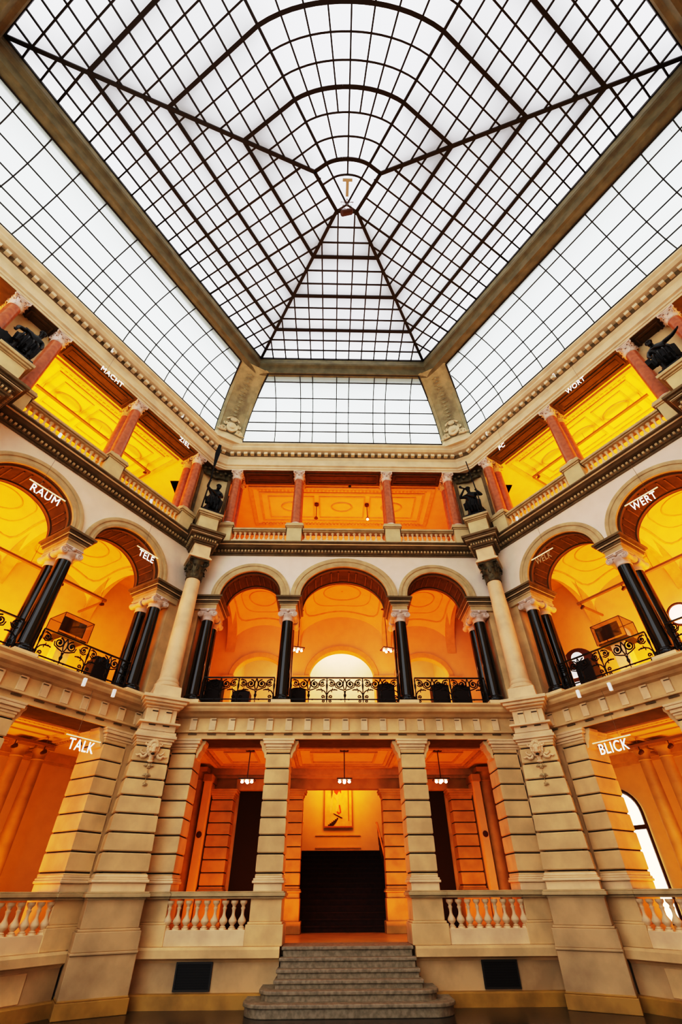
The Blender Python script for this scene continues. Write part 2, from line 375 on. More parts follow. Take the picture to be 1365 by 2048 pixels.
def gallery(nm, sg, F):
    """ceilings, vaults, floors and rear walls of the three gallery storeys behind one side"""
    bk = nm == 'back'
    xa, xb = (-CX-2.05, CX+2.05) if bk else ((-SL, 2.05) if sg < 0 else (-2.05, SL))
    def xr(a, b): return (a, b) if (bk or sg > 0) else (-b, -a)
    # floors/ceilings
    fl = obj('floor', MB().box(xa, xb, .0, GD+.3, .60, .85), 'gal_floor', None, F, kind='structure')
    ce = obj('ceiling', MB().box(xa, xb, .3, GD+.3, 4.80, 5.6), 'gal', None, F, kind='structure')
    fr = MB(); bays = [(-4.1,-1.95),(-1.6,1.6),(1.95,4.1)] if bk else [xr(.9,3.6), xr(4.2,6.6), xr(8.5,11.2)]
    for a, b in bays:
        frame_ring(fr, a, b, .75, GD-.35, 4.80, .12, .07); frame_ring(fr, a+.25, b-.25, 1.0, GD-.6, 4.80, .07, .05)
        frame_ring(fr, a+.62, b-.62, 1.35, GD-.95, 4.80, .06, .04)
        n = int((b-a-.3)/.11)
        for i in range(n):
            x = a+.15+(b-a-.3)*(i+.5)/n
            for y in (.93, GD-.5): fr.box(x-.03, x+.03, y, y+.06, 4.74, 4.8)
        n = int((GD-1.4)/.11)
        for i in range(n):
            y = .95+(GD-1.5)*(i+.5)/n
            for x in (a+.18, b-.18): fr.box(x-.03, x+.03, y-.03, y+.03, 4.74, 4.8)
    fr.box(xa, xb, GD-.18, GD, 4.58, 4.8); fr.box(xa, xb, GD-.1, GD, 4.50, 4.58)
    obj('ceiling_coffers', fr, 'gal_trim', ce)
    # first floor slab edge & vaults
    fv = MB(); rg = MB(); ar = MB()
    K = .72
    if bk: cells = [(-4.3,-1.78),(-1.78,1.78),(1.78,4.3)]
    else: cells = [xr(CS[0], CS[1]), xr(CS[1], CS[2]), xr(CS[2], CS[3]), xr(CS[3], CS[3]+2.95)]
    for a, b in cells:
        sail(fv, a, b, .80, GD, 8.98, K)
        if b-a < 1.5: continue
        for f, r, sh in ((.82,.035,6), (.62,.022,3), (.40,.03,2)): sail_ring(rg, a, b, .8, GD, 8.98, K, f, r, sh)
        cxm = (a+b)/2
    xs = sorted(set([c for ab in cells for c in ab]))
    for x in xs:
        hy = (GD-.8)/2
        vs = []; n = 20
        for dz in (0,):
            for i in range(n+1):
                t = pi*i/n; y = .8+hy-hy*cos(t)*.98; z = 8.80+K*hy*sin(t)*1.35
                for dx, e in ((-.17, 0), (.17, 0), (.17, .3), (-.17, .3)): vs.append((x+dx, y, z+e-.05))
        ar.add(vs, [(i*4+j, i*4+(j+1) % 4, (i+1)*4+(j+1) % 4, (i+1)*4+j) for i in range(n) for j in range(4)])
    v = obj('ceiling', fv, 'gal', None, F, smooth=True, kind='structure')
    obj('vault_relief', rg, 'gal_trim', v, smooth=True); obj('transverse_arches', ar, 'gal_trim', v, smooth=True)
    obj('floor', MB().box(xa, xb, -.25, GD+.3, 5.5, 5.66), 'gal_floor', None, F, kind='structure')
    # second floor
    obj('floor', MB().box(xa, xb, .5, GD+.3, 10.62, 11.12), 'gal_floor', None, F, kind='structure')
    c2 = obj('ceiling', MB().box(xa, xb, .55, GD+.3, 14.90, 15.4), 'gal', None, F, kind='structure')
    fr = MB()
    b2 = [(-4.0,4.0)] if bk else [xr(1.3,6.6), xr(8.5,14)]
    for a, b in b2:
        frame_ring(fr, a, b, .8, GD-.2, 14.90, .14, .08); frame_ring(fr, a+.4, b-.4, 1.15, GD-.55, 14.90, .08, .05)
        m = 3
        for q in range(m):
            u0 = a+.65+(b-a-1.3)*q/m; u1 = a+.65+(b-a-1.3)*(q+1)/m
            frame_ring(fr, u0+.1, u1-.1, 1.4, GD-.8, 14.90, .05, .04)
            cxm = (u0+u1)/2; fr.tube([(cxm+.45*cos(2*pi*i/24), 2.1+.3*sin(2*pi*i/24), 14.88) for i in range(24)], .035, 5, True)
        n = int((b-a-.6)/.16)
        for i in range(n):
            x = a+.3+(b-a-.6)*(i+.5)/n
            for y in (.98, GD-.42): fr.box(x-.045, x+.045, y, y+.09, 14.84, 14.90)
    obj('ceiling_coffers', fr, 'gal_trim', c2)
    so = MB(); so.box(*((-CX, CX) if bk else xr(0, SL)), -.2, .62, 14.80, 14.9)
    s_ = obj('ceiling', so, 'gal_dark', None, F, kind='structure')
    sf = MB()
    edges = [-4.29,-1.78,1.78,4.29] if bk else [sg*c for c in CS]
    edges = sorted(edges)
    for a, b in zip(edges[:-1], edges[1:]):
        frame_ring(sf, a+.3, b-.3, 0-.08, .5, 14.80, .05, .04)
        frame_ring(sf, a+.42, b-.42, .06, .36, 14.80, .03, .02)
    obj('soffit_panels', sf, 'gal_dark', s_)
    # beam on the gallery side
    obj('lintel_soffit', MB().box(*((-CX, CX) if bk else xr(0, SL)), -.2, .62, 4.735, 4.76), 'gal_dark', s_)
    # rear walls
    def rear(z0, z1, col='gal'):
        return obj('wall_'+nm, MB().box(xa, xb, GD, GD+.3, z0, z1), col, None, F, kind='structure')
    if not bk:
        r0 = rear(.85, 4.8); rear(11.12, 14.9)
        # side-gallery rear wall with shallow arched recesses on the first floor
        rear(5.66, 10.62)
    else:
        r0 = obj('wall_back', MB().box(xa, -1.25, GD, GD+.3, .85, 4.8).box(1.25, xb, GD, GD+.3, .85, 4.8).box(-1.25, 1.25, GD, GD+.3, 4.22, 4.8), 'gal_stone', None, F, kind='structure')
        rear(11.12, 14.9)
        ws = arch_wall(xa, xb, 7.78, 10.62, [(0,1.22,1.05), (-3.1,.95,.78), (3.1,.95,.78)], GD, GD+.3)
        for a, b in ((xa,-4.05),(-2.15,-1.22),(1.22,2.15),(4.05,xb)): ws.box(a, b, GD, GD+.3, 5.66, 7.78)
        wb = obj('wall_back', ws, 'gal', None, F, kind='structure')
        tr = MB()
        for cx, a, b in ((0,1.22,1.05),(-3.1,.95,.78),(3.1,.95,.78)):
            ellring(tr, cx, a, b, 7.78, [(0,GD+.02),(0,GD-.05),(.16,GD-.07),(.2,GD+.02)])
        for a, b in ((-4.5,-4.0),(-2.2,-1.17),(1.17,2.2),(4.0,4.5)): tr.box(a, b, GD-.12, GD+.34, 7.64, 7.82)
        obj('arch_mouldings', tr, 'gal_trim', wb)
    return r0
for nm, sg, F in (('back', 1, FB),)+side_frames():
    gallery(nm, sg, F)
# rooms seen through the rear openings of the end wall
F = FB
obj('wall_back', MB().box(-4.6, 4.6, 7.6, 7.8, 5.6, 10.6), 'plaster', None, F, kind='structure')
mb = MB(); mb.box(-2.6, 2.6, 7.5, 7.62, 7.25, 7.35); mb.box(-2.6, 2.6, 7.52, 7.61, 6.2, 6.26); mb.box(-.9,-.84,7.54,7.61,5.8,7.25); mb.box(.84,.9,7.54,7.61,5.8,7.25)
tw = obj('trim_4', mb, 'gal', None, F, kind='structure')
obj('floor', MB().box(-6, 6, GD+.3, 7.8, 5.6, 5.8), 'gal_floor', None, F, kind='structure')
obj('ceiling', MB().box(-6, 6, GD+.3, 7.8, 10.7, 10.9), 'plaster', None, F, kind='structure')
for s in (-1, 1): obj('wall_'+('left' if s < 0 else 'right'), MB().box(s*4.4, s*4.6, GD+.3, 7.8, 5.66, 10.6), 'gal', None, F, kind='structure')
# stair hall
obj('wall_back', MB().box(-3.4, 3.4, 9.0, 9.2, .85, 7.5), 'gal', None, F, kind='structure')
mb = MB(); mb.box(-.95, .85, 8.96, 9.0, 3.42, 3.45); mb.box(-.95,.85,8.97,9.0,3.02,3.06)
obj('trim_5', mb, 'gal_trim', None, F, kind='structure')
for s in (-1, 1):
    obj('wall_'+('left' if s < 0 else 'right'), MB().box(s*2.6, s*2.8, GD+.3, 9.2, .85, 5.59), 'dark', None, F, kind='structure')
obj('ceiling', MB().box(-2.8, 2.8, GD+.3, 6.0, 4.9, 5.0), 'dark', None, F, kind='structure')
obj('floor', MB().box(-2.8, 2.8, 8.1, 9.2, 2.7, 2.88).box(-2.8,2.8,GD+.25,4.3,.6,.85), 'stair', None, F, kind='structure')
# staircase
ns = 15; z0 = .85; dz = (2.88-.85)/ns; y0 = GD+.15; dy = (8.1-y0)/ns
stair = thing('staircase', 'broad dark carpeted staircase rising behind the central opening', 'staircase', F)
mb = MB()
for i in range(ns):
    mb.box(-1.5, 1.5, y0+dy*i, y0+dy*(i+1)+.02, z0+dz*i-.3, z0+dz*(i+1))
    mb.box(-1.5, 1.5, y0+dy*i-.03, y0+dy*i, z0+dz*(i+1)-.035, z0+dz*(i+1))
obj('steps', mb, 'stair', stair)
for s in (-1, 1):
    st_ = obj('stringer', MB().add([(s*x, y, z) for x in (1.5, 1.62) for y, z in ((y0-.1,.85),(y0-.1,1.25),(8.1,3.3),(8.1,2.4))],
        [(0,1,2,3),(7,6,5,4),(0,4,5,1),(1,5,6,2),(2,6,7,3),(3,7,4,0)]), 'blackpaint', stair)
    hr = MB(); hr.tube([(s*1.45, y0-.2, 1.62), (s*1.45, y0+.1, 1.70), (s*1.45, 8.0, 3.75), (s*1.45, 8.3, 3.78)], .035, 8)
    obj('handrail', hr, 'brass', stair, smooth=True)
    pb = MB()
    for i in range(8):
        f = i/7; y = y0+.2+(7.9-y0)*f; pb.tube([(s*1.5, y, 1.0+2.05*f), (s*1.46, y, 1.68+2.05*f)], .014, 5)
    obj('handrail_posts', pb, 'brass', stair)
# ------------------------------------------------------------------ end walls behind the camera
fl_ = (-CX+EL[0]*SL, D+EL[1]*SL); dn = (-EL[1]*1, EL[0]*1)
fd = (.847, -.532); P1 = fl_; tt = -P1[0]/fd[0]; P2 = (0, P1[1]+fd[1]*tt)
for s in (-1, 1):
    a = Vector((P1[0]*-s*-1 if s < 0 else -P1[0], P1[1])); b = Vector((0, P2[1]))
    d = (b-a).normalized(); n = Vector((-d.y, d.x)) if s < 0 else Vector((d.y, -d.x)); n = -n
    vs = [(p.x, p.y, z) for z in (0, 19.6) for p in (a-d*.5, b, b+n*.3, a-d*.5+n*.3)]
    obj('wall_front', MB().add(vs, [(0,1,2,3),(4,7,6,5),(0,4,5,1),(1,5,6,2),(2,6,7,3),(3,7,4,0)]), 'stone', kind='structure')
for nm, sg, F in side_frames():
    x0, x1 = (-SL,-10.7) if sg < 0 else (10.7, SL)
    obj('wall_'+nm, MB().box(x0, x1, -.2, .3, .85, 4.76).box(x0, x1, -.2, .3, 5.78, 10.66).box(x0, x1, -.2, .3, 11.2, 15.05), 'stone', None, F, kind='structure')
# ================================================================== COVE GLAZING
ROWS = [0, 17.5, 29.2, 43.2, 59.6, 79.4, 90]
def cove(t):  # angle -> (w, z)
    t = radians(t); return .42+2.0*(1-cos(t)), 16.31+2.04*sin(t)
CT = .5527
def side_wall(nm, F, bars, e0, e1):
    """curved frosted glazing; e0/e1 = functions of w giving the two ends along the wall"""
    root = obj('window_'+nm, cove_mesh(e0, e1), 'cove_glass', None, F, smooth=True, kind='structure')
    mb = MB()
    for r in ROWS:
        w, z = cove(r); mb.bar((e0(w), -w-.02, z), (e1(w), -w-.02, z), .035, .035)
    for b in bars:
        pts = []
        for i in range(25):
            w, z = cove(90*i/24)
            if e0(w) <= b <= e1(w): pts.append((b, -w-.02, z))
        if len(pts) > 1: mb.tube(pts, .019, 4)
    for e in (e0, e1):
        mb.tube([(e(cove(90*i/24)[0]), -cove(90*i/24)[0]-.03, cove(90*i/24)[1]) for i in range(25)], .04, 4)
    obj('glazing_bars', mb, 'bar', root)
    return root
def cove_mesh(e0, e1):
    mb = MB(); n = 24
    for i in range(n+1):
        w, z = cove(90*i/n); mb.v += [(e0(w), -w, z), (e1(w), -w, z)]
    mb.f += [(2*i, 2*i+1, 2*i+3, 2*i+2) for i in range(n)]
    return mb
GE = .70
side_wall('1', FB, [-2.93,-1.85,-1.32,-.29,.24,1.32,1.85,2.93], lambda w: -(CX-CT*w-GE), lambda w: CX-CT*w-GE)
sb = [1.8,2.73,3.66,4.59,5.52,6.68,7.28,8.48,9.41,10.34,11.27,12.2]
side_wall('2', FL, [-b for b in sb], lambda w: -13.0, lambda w: -(CT*w+GE))
side_wall('3', FR, sb, lambda w: CT*w+GE, lambda w: 13.0)
# opaque outer ends of the coves
for s, F, nm in ((-1, FL, 'left'), (1, FR, 'right')):
    a, b = (-SL, -13.0) if s < 0 else (13.0, SL)
    obj('wall_'+nm, MB().box(a, b, -2.5, 0, 15.4, 19.4), 'beam', None, F, kind='structure')
# corner ribs of the cove
for s, F, nm in ((-1, FCL, 'left'), (1, FCR, 'right')):
    mb = MB(); rb = MB(); fr_ = MB(); n = 30
    secs = []
    for i in range(n+1):
        w, z = cove(90*i/n); vt = 1.1424*w; h = GE*sin(radians(61.1)); dn_ = GE*cos(radians(61.1))
        # local: x across, -y inward.  miter vertex at -vt, glass edges at (+-h, -(vt - dn))
        pts = [(-h-.02, -(vt-dn_*-1)+.0, 0)]
        secs.append([(-h, -(vt+dn_)), (-h+.02, -(vt+dn_+.10)), (-h+.14, -(vt+dn_+.14)), (-h+.17, -(vt+dn_+.10)), (h-.17, -(vt+dn_+.10)), (h-.14, -(vt+dn_+.14)), (h-.02, -(vt+dn_+.10)), (h, -(vt+dn_)), (h, -(vt+dn_-.5)), (-h, -(vt+dn_-.5))])
        for p in secs[-1]:
            dz = 0
            mb.v.append((p[0], p[1], z+dz))
    k = 10
    mb.f += [(i*k+j, i*k+(j+1) % k, (i+1)*k+(j+1) % k, (i+1)*k+j) for i in range(n) for j in range(k)]
    rib = obj('trim_6' if s < 0 else 'trim_7', mb, 'rib', None, F, smooth=True, kind='structure')
    obj('foot_block', MB().prism([(-.62,-.80),(-.60,-.90),(-.5,-.95),(.5,-.95),(.60,-.90),(.62,-.80),(.5,-.4),(-.5,-.4)], 16.0, 16.36, 'z'), 'cornice', rib, bevel=.02)
    # foliage relief running up the rib
    rl = MB(); rnd = random.Random(3)
    for q in range(16):
        t = 16+q*4.1; w, z = cove(t); vt = 1.1424*w+GE*cos(radians(61.1))+.12
        for sx in (-1, 1):
            pts = []
            for j in range(14):
                a = j*.55; r_ = .105*(1-j/16); pts.append((sx*(.12+r_*cos(a)), -vt-r_*sin(a)*.45, z+.02+r_*sin(a)*.8))
            rl.tube(pts, .016, 4)
        rl.ball((0, -vt, z), .05, 6, (1.2, .7, 1))
    obj('foliage_relief', rl, 'rib', rib, smooth=True)
    # crowned cartouche at the foot
    w, z = cove(4); vt = 1.1424*w+GE*cos(radians(61.1))
    ca = thing('cartouche', 'pale stucco cartouche with shield and crown at the foot of the %s cove rib' % nm, 'cartouche', F @ T((0, -vt-.16, 16.36)))
    sh = MB(); pr = []
    for i in range(24):
        a = 2*pi*i/24; pr.append((.24*cos(a)*(1+.12*cos(3*a)), .34+.30*sin(a)))
    sh.prism(pr, -.09, .02); obj('shield', sh, 'cornice', ca, bevel=.03)
    sc_ = MB()
    for sx in (-1, 1):
        for (cx, cz, r0, tn, ph) in ((.33,.12,.11,1.6,0), (.30,.46,.09,1.5,2), (.45,.04,.09,1.5,1)):
            sc_.tube([(sx*(cx+r0*(1-j/26)*cos(ph+j*tn*2*pi/22)), -.07, cz+r0*(1-j/26)*sin(ph+j*tn*2*pi/22)) for j in range(22)], [.035*(1-.5*j/22) for j in range(22)], 5)
        sc_.tube([(sx*.2, -.04, .05), (sx*.4, -.05, -.02), (sx*.62, -.05, .0)], [.05,.04,.02], 6)
    obj('scrolls', sc_, 'cornice', ca, smooth=True)
    cr = MB(); cr.tube([(.26*cos(pi*i/12), -.12-.03*sin(pi*i/12), .66+.16*sin(pi*i/12)) for i in range(13)], .04, 6)
    for i in range(5): cr.ball((-.2+.1*i, -.12, .74+.10*sin(pi*i/4)), .045, 6)
    cr.ball((0, -.14, .72), .11, 8, (1.3, .6, 1)); obj('crown', cr, 'cornice', ca, smooth=True)
    obj('central_boss', MB().ball((0, -.10, .36), .13, 10, (1, .5, 1.2)), 'cornice', ca, smooth=True)
# ================================================================== GLASS ROOF
OX = -.05
def rz(k): return 19.387-.2096*k
def Bp(k, s=-1): d = 1.4596*k; return Vector((s*(3.5514-CT*d)+OX, 10.4838-d, rz(k)))
def Fp(k, s=-1): return Vector((s*(9.45-2.107*k)+OX, .95+.668*k, rz(k)))
def Sp(k, s=-1): return Vector((s*(.65+.9*(4-k))+OX, 3.41-1.395*(4-k), rz(k)))
APX = Vector((OX, 4.42, rz(4.75)))
def arc(k, n=16):
    p = Sp(k, -1); v = Vector((p.x-APX.x, p.y-APX.y)); R = v.length; a0 = atan2(v.y, v.x); a1 = -pi/2+(-pi/2-a0); out = []
    if a0 > 0: a0 -= 2*pi
    a1 = -pi-a0
    for i in range(n+1):
        f = i/n; a = a0+(a1-a0)*f; r = R*(1-.055*sin(pi*f)); out.append(Vector((APX.x+r*cos(a), APX.y+r*sin(a), rz(k))))
    return out
def lerp(a, b, t): return a+(b-a)*t
gl = MB(); thick = MB(); thin = MB()
G = Vector((0, 0, .06))
TH, TN = .10, .045
for r in range(12):
    k0, k1 = r/3, (r+1)/3
    rowpts = lambda k: [Bp(k, 1), Bp(k), Fp(k)]+arc(k)+[Fp(k, 1), Bp(k, 1)]
    a, b = rowpts(k0), rowpts(k1)
    for i in range(len(a)-1): gl.add([a[i]+G, a[i+1]+G, b[i+1]+G, b[i]+G], [(0,1,2,3)])
a = [Bp(4, 1), Bp(4), Fp(4)]+arc(4)+[Fp(4, 1)]
for i in range(len(a)): gl.add([a[i]+G, a[(i+1) % len(a)]+G, APX+G], [(0,1,2)])
for r in range(13):
    k = r/3; m, w = (thick, TH) if r % 3 == 0 else (thin, TN)
    pts = [Bp(k, 1), Bp(k), Fp(k)]+arc(k)+[Fp(k, 1), Bp(k, 1)]
    for p, q in zip(pts[:-1], pts[1:]): m.bar(p, q, w, .09 if w > .05 else .06)
for s in (-1, 1):
    thick.bar(Bp(0, s), Bp(4, s), TH, .1); thick.bar(Fp(0, s), Fp(4, s), TH, .1); thick.bar(Sp(0, s), Sp(4, s), .07, .09)
    thin.bar(Sp(4, s), APX, .05, .06); thin.bar(Bp(4, s), APX, .05, .06)
    # side facet bars
    b0, f0 = Bp(0, s), Fp(0, s); e = (f0-b0); L = e.length; e.normalize(); nn = Vector((-e.y, e.x, 0)) if s < 0 else Vector((e.y, -e.x, 0))
    if nn.x*s > 0: nn = -nn
    N = 21
    for i in range(1, N):
        u = L*i/N; d = min(u/.5527, (L-u)/1.18, 5.838)
        p = b0+e*u; q = p+nn*d; q.z = rz(d/1.4596)
        m, w = (thick, .07) if i in (3, 6, 9) or (N-i) in (3,) else (thin, TN)
        thin.bar(p, q, TN if m is thin else .06, .06)
    # front facet bars
    L = (Fp(0, s)-Sp(0, s)).length
    for i in range(1, 12):
        v = L*i/12; ke = min(4, (6.06-v)/1.41)
        def pt(k): 
            d_ = (Fp(k, s)-Sp(k, s)); return Sp(k, s)+d_.normalized()*v
        thin.bar(pt(0), pt(ke), TN, .06)
# end facet bars
for i in range(1, 13):
    x = -3.5514+7.1028*i/13; d = min((3.5514-abs(x))/CT, 5.838)
    thin.bar(Vector((x+OX, 10.4838, rz(0))), Vector((x+OX, 10.4838-d, rz(d/1.4596))), TN, .06)
# cone ribs
for i in range(1, 8):
    ke = 4.33 if i == 4 else (4 if i % 2 == 0 else 3.333)
    thin.bar(arc(0, 8)[i], arc(min(ke, 4), 8)[i], TN, .06)
p4 = [lerp(Fp(4), Bp(4), .33)]+[lerp(q, APX, .33) for q in arc(4, 8)]+[lerp(Fp(4, 1), Bp(4, 1), .33)]
for p, q in zip(p4[:-1], p4[1:]): thin.bar(p, q, .05, .06)
thin.bar(arc(4, 8)[4], lerp(arc(4, 8)[4], APX, .33), .05, .06)
roof = obj('ceiling', gl, 'roof_glass', kind='structure')
obj('purlins_and_hips', thick, 'bar', roof); obj('glazing_bars', thin, 'bar', roof)
# stucco beam framing the roof
eave = [Bp(0, 1), Bp(0), Fp(0)]+arc(0)+[Fp(0, 1)]
def offs(o):
    out = []; n = len(eave)
    for i in range(n):
        p, c, q = eave[i-1], eave[i], eave[(i+1) % n]
        d1 = (c-p).normalized(); d2 = (q-c).normalized()
        n1 = Vector((d1.y, -d1.x)); n2 = Vector((d2.y, -d2.x)); m = (n1+n2); m = m/(m.length_squared/2) if m.length_squared > 1e-6 else n1
        out.append((c.x-m.x*o, c.y-m.y*o))
    return out
bp_ = [(.12,18.33),(.02,18.35),(.0,18.70),(-.03,18.74),(-.10,18.80),(-.12,18.90),(-.10,18.97),(-.03,19.0),(-.02,19.38),(.5,19.5),(.5,18.4)]
test = offs(1.0)
sgn = 1 if (test[0][1] > eave[0].y) else -1
mb = MB(); n = len(eave)
for o, z in bp_: mb.v += [(x, y, z) for x, y in offs(o*sgn)]
R = len(bp_)
mb.f += [(j*n+i, j*n+(i+1) % n, ((j+1) % R)*n+(i+1) % n, ((j+1) % R)*n+i) for j in range(R) for i in range(n)]
obj('trim_8', mb, 'beam', kind='structure')
# roof trusses above the frosted glass (they cast the soft grey bands)
mb = MB()
for s in (-1, 1):
    for k in (1, 2, 3):
        mb.bar(Bp(k, s)+Vector((0,0,.5)), Fp(k, s)+Vector((0,0,.5)), .36, .4)
        mb.bar(Fp(k, s)+Vector((0,0,.5)), Sp(k, s)+Vector((0,0,.5)), .36, .4)
    mb.bar(Bp(0, s)+Vector((0,0,.5)), Bp(4, s)+Vector((0,0,.5)), .36, .4); mb.bar(Fp(0, s)+Vector((0,0,.5)), Fp(4, s)+Vector((0,0,.5)), .36, .4)
    b0, f0 = Bp(0, s), Fp(0, s)
for k in (1, 2, 3): mb.bar(Bp(k, 1)+Vector((0,0,.5)), Bp(k)+Vector((0,0,.5)), .36, .4)
tr = obj('roof_truss', mb, 'beam'); tag(tr, 'dark steel trusses running above the frosted glass roof', 'truss')
# lamp bracket at the apex
lt = thing('spotlight', 'small grey cylindrical spotlight on a triangular bracket under the roof apex', 'spotlight', T((OX, 4.35, rz(4.75)-.1)))
mb = MB(); tri = lambda z: [(.2,0,z),(-.2,0,z),(0,.22,z)]
mb.tube([(-.2,-.05,-.1),(.2,-.05,-.1),(0,.2,-.14)], .018, 5, True); mb.tube([(-.18,.12,-.12),(.18,.12,-.12),(0,-.14,-.12)], .018, 5, True); mb.tube([(0,0,.1),(0,0,-.3)], .02, 6)
obj('bracket', mb, 'lampmetal', lt)
obj('lamp_housing', MB().lathe([(.001,-.2),(.085,-.2),(.09,-.18),(.09,.16),(.05,.2),(.001,.2)], n=16, mtx=T((0,.14,-.42)) @ Matrix.Rotation(radians(55), 4, 'Y')), 'lampmetal', lt, smooth=True)
pl_ = MB().box(-.15,.15,-.62,-.54,.06,.1).box(-.045,.045,-.54,-.15,.07,.1); obj('mounting_plate', pl_, 'plate', lt)
# ================================================================== CORNER MASONRY
cB, sB = cos(BIS), sin(BIS)
def corner_prism(a, w, dep, z0, z1, front=None, far=None):
    p1 = (a*cB-w*sB, -a*sB-w*cB); p2 = (a*cB+dep*sB, -a*sB+dep*cB)
    far = far or dep/cB*.98
    pts = [p1, p2, (0, far), (-p2[0], p2[1]), (-p1[0], p1[1])]
    pts.append((0, -1.1424*w) if front is None else (0, front))
    return MB().prism(pts, z0, z1, 'z')
for s, F, nm in ((-1, FCL, 'left'), (1, FCR, 'right')):
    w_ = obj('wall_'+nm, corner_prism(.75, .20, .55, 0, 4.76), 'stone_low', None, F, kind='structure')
    obj('masonry_behind_column', corner_prism(.62, .16, .80, 5.6, 10.6), 'stone', w_)
    obj('plaster_spandrel', corner_prism(.7, .252, .3, 9.0, 10.58), 'plaster', w_)
    obj('masonry_beside_niche', corner_prism(.66, -.12, .16, 11.1, 14.84, front=.14), 'niche', w_)
    obj('light_partition', MB().box(-.08, .08, .5, 4.3, .85, 14.9), 'gal', w_)  # added divider, keeps end and side gallery light apart
# ================================================================== GENERIC PARTS
def R_(pairs): return pairs
# --- Ionic column of black marble: local origin at the foot, axis z
def ionic_column(name, label, group):
    t = thing(name, label, 'column', group=group)
    obj('plinth', MB().box(-.27,.27,-.27,.27,0,.15), 'light_stone', t, bevel=.01)
    obj('base', MB().lathe([(.245,.15),(.26,.18),(.25,.215),(.225,.225),(.225,.24),(.235,.255),(.225,.28),(.205,.30),(.20,.31)], n=28), 'black_marble', t, smooth=True)
    sh = MB(); sh.lathe([(.20+0*i, .30) if i == 0 else (.20-.022*(i/10)**1.6, .30+2.27*i/10) for i in range(11)], n=28)
    obj('shaft', sh, 'black_marble', t, smooth=True)
    c = obj('capital', MB().lathe([(.178,2.56),(.195,2.575),(.195,2.59),(.183,2.60),(.183,2.66),(.20,2.69),(.235,2.73),(.245,2.77),(.20,2.80)], n=28).box(-.235,.235,-.235,.235,2.86,2.89).box(-.255,.255,-.255,.255,2.89,2.925).box(-.2,.2,-.215,.215,2.79,2.87), 'white_marble', t, smooth=True)
    for sx in (-1, 1):
        v = MB(); v.lathe([(.02,-.235),(.088,-.235),(.095,-.22),(.095,-.18),(.07,-.1),(.062,0),(.07,.1),(.095,.18),(.095,.22),(.088,.235),(.02,.235)], n=18, mtx=T((sx*.215,0,2.755)) @ Matrix.Rotation(pi/2, 4, 'X'))
        for sy in (-1, 1):
            v.tube([(sx*.215+sx*(.085*(1-i/30))*cos(pi/2-i*.5), sy*.242, 2.755+(.085*(1-i/30))*sin(pi/2-i*.5)) for i in range(26)], .011, 5)
        obj('volute', v, 'white_marble', c, smooth=True)
    obj('rosette', MB().ball((0,-.25,2.86), .05, 8, (1,.6,1)).ball((0,.25,2.86), .05, 8, (1,.6,1)), 'white_marble', c, smooth=True)
    return t
# --- Corinthian style column of red marble
def leaf(mb, a, r0, z0, h, out, wd, th=.012):
    """acanthus leaf: a strip climbing the bell and curling outward"""
    n = 7; vs = []; ca, sa = cos(a), sin(a)
    for i in range(n+1):
        f = i/n; r = r0+out*(f**3)*1.0; z = z0+h*(f if f < .85 else .85-(f-.85)*1.0); w = wd*(1-.25*f-.35*(f > .8))*(1+.15*((i % 2)*2-1))
        if i == n: w = wd*.3
        for sd in (-1, 0, 1):
            rr = r+(.012 if sd == 0 else 0); vs.append((ca*rr-sa*sd*w/2, sa*rr+ca*sd*w/2, z))
    for i in range(n+1):
        f = i/n; r = r0+out*(f**3)-th; z = z0+h*(f if f < .85 else .85-(f-.85)); w = wd*(1-.25*f-.35*(f > .8))
        for sd in (-1, 0, 1): vs.append((ca*r-sa*sd*w/2, sa*r+ca*sd*w/2, z))
    k = 3*(n+1); fs = []
    for i in range(n):
        for j in (0, 1): fs += [(i*3+j, i*3+j+1, i*3+4+j, i*3+3+j), (k+i*3+j+1, k+i*3+j, k+i*3+3+j, k+i*3+4+j)]
        fs += [(i*3, i*3+3, k+i*3+3, k+i*3), (i*3+5, i*3+2, k+i*3+2, k+i*3+5)]
    mb.add(vs, fs)
def leafy_capital(z0, h, r, parent, m, big=False):
    c = obj('capital', MB().lathe([(r*1.0,z0),(r*1.10,z0+.015),(r*1.10,z0+.03),(r*.98,z0+.04),(r*1.0,z0+h*.5),(r*1.12,z0+h*.75),(r*1.35,z0+h*.88),(r*1.1,z0+h*.9)], n=24), m, parent, smooth=True)
    lv = MB()
    for i in range(8): leaf(lv, 2*pi*i/8, r*1.02, z0+.03, h*.45, r*.38, r*.72)
    for i in range(8): leaf(lv, 2*pi*(i+.5)/8, r*1.03, z0+.05, h*.72, r*.5, r*.66)
    obj('acanthus_leaves', lv, m, c, smooth=True)
    ab = MB(); q = r*1.55; pts = []
    for k in range(4):
        a = pi/4+k*pi/2; 
        for j in range(5):
            f = j/5; ax, ay = cos(a)*q*1.25, sin(a)*q*1.25; bx, by = cos(a+pi/2)*q*1.25, sin(a+pi/2)*q*1.25
            x = ax+(bx-ax)*f; y = ay+(by-ay)*f; sc = 1-.13*sin(pi*f); pts.append((x*sc, y*sc))
    ab.prism(pts, z0+h*.88, z0+h, 'z'); obj('abacus', ab, m, c)
    for k in range(4):
        a = pi/4+k*pi/2; v = MB(); ct = Vector((cos(a)*r*1.55, sin(a)*r*1.55, z0+h*.76)); R0 = h*.14
        d = Vector((cos(a), sin(a), 0))
        v.tube([tuple(Vector((cos(a)*r*1.1, sin(a)*r*1.1, z0+h*.45))), tuple(ct+d*(-R0*.6)+Vector((0,0,R0*.9)))]+[tuple(ct+d*(R0*(1-i/18)*sin(i*.6))+Vector((0,0,R0*(1-i/18)*cos(i*.6)))) for i in range(15)], r*.10, 5)
        obj('corner_volute', v, m, c, smooth=True)
    return c
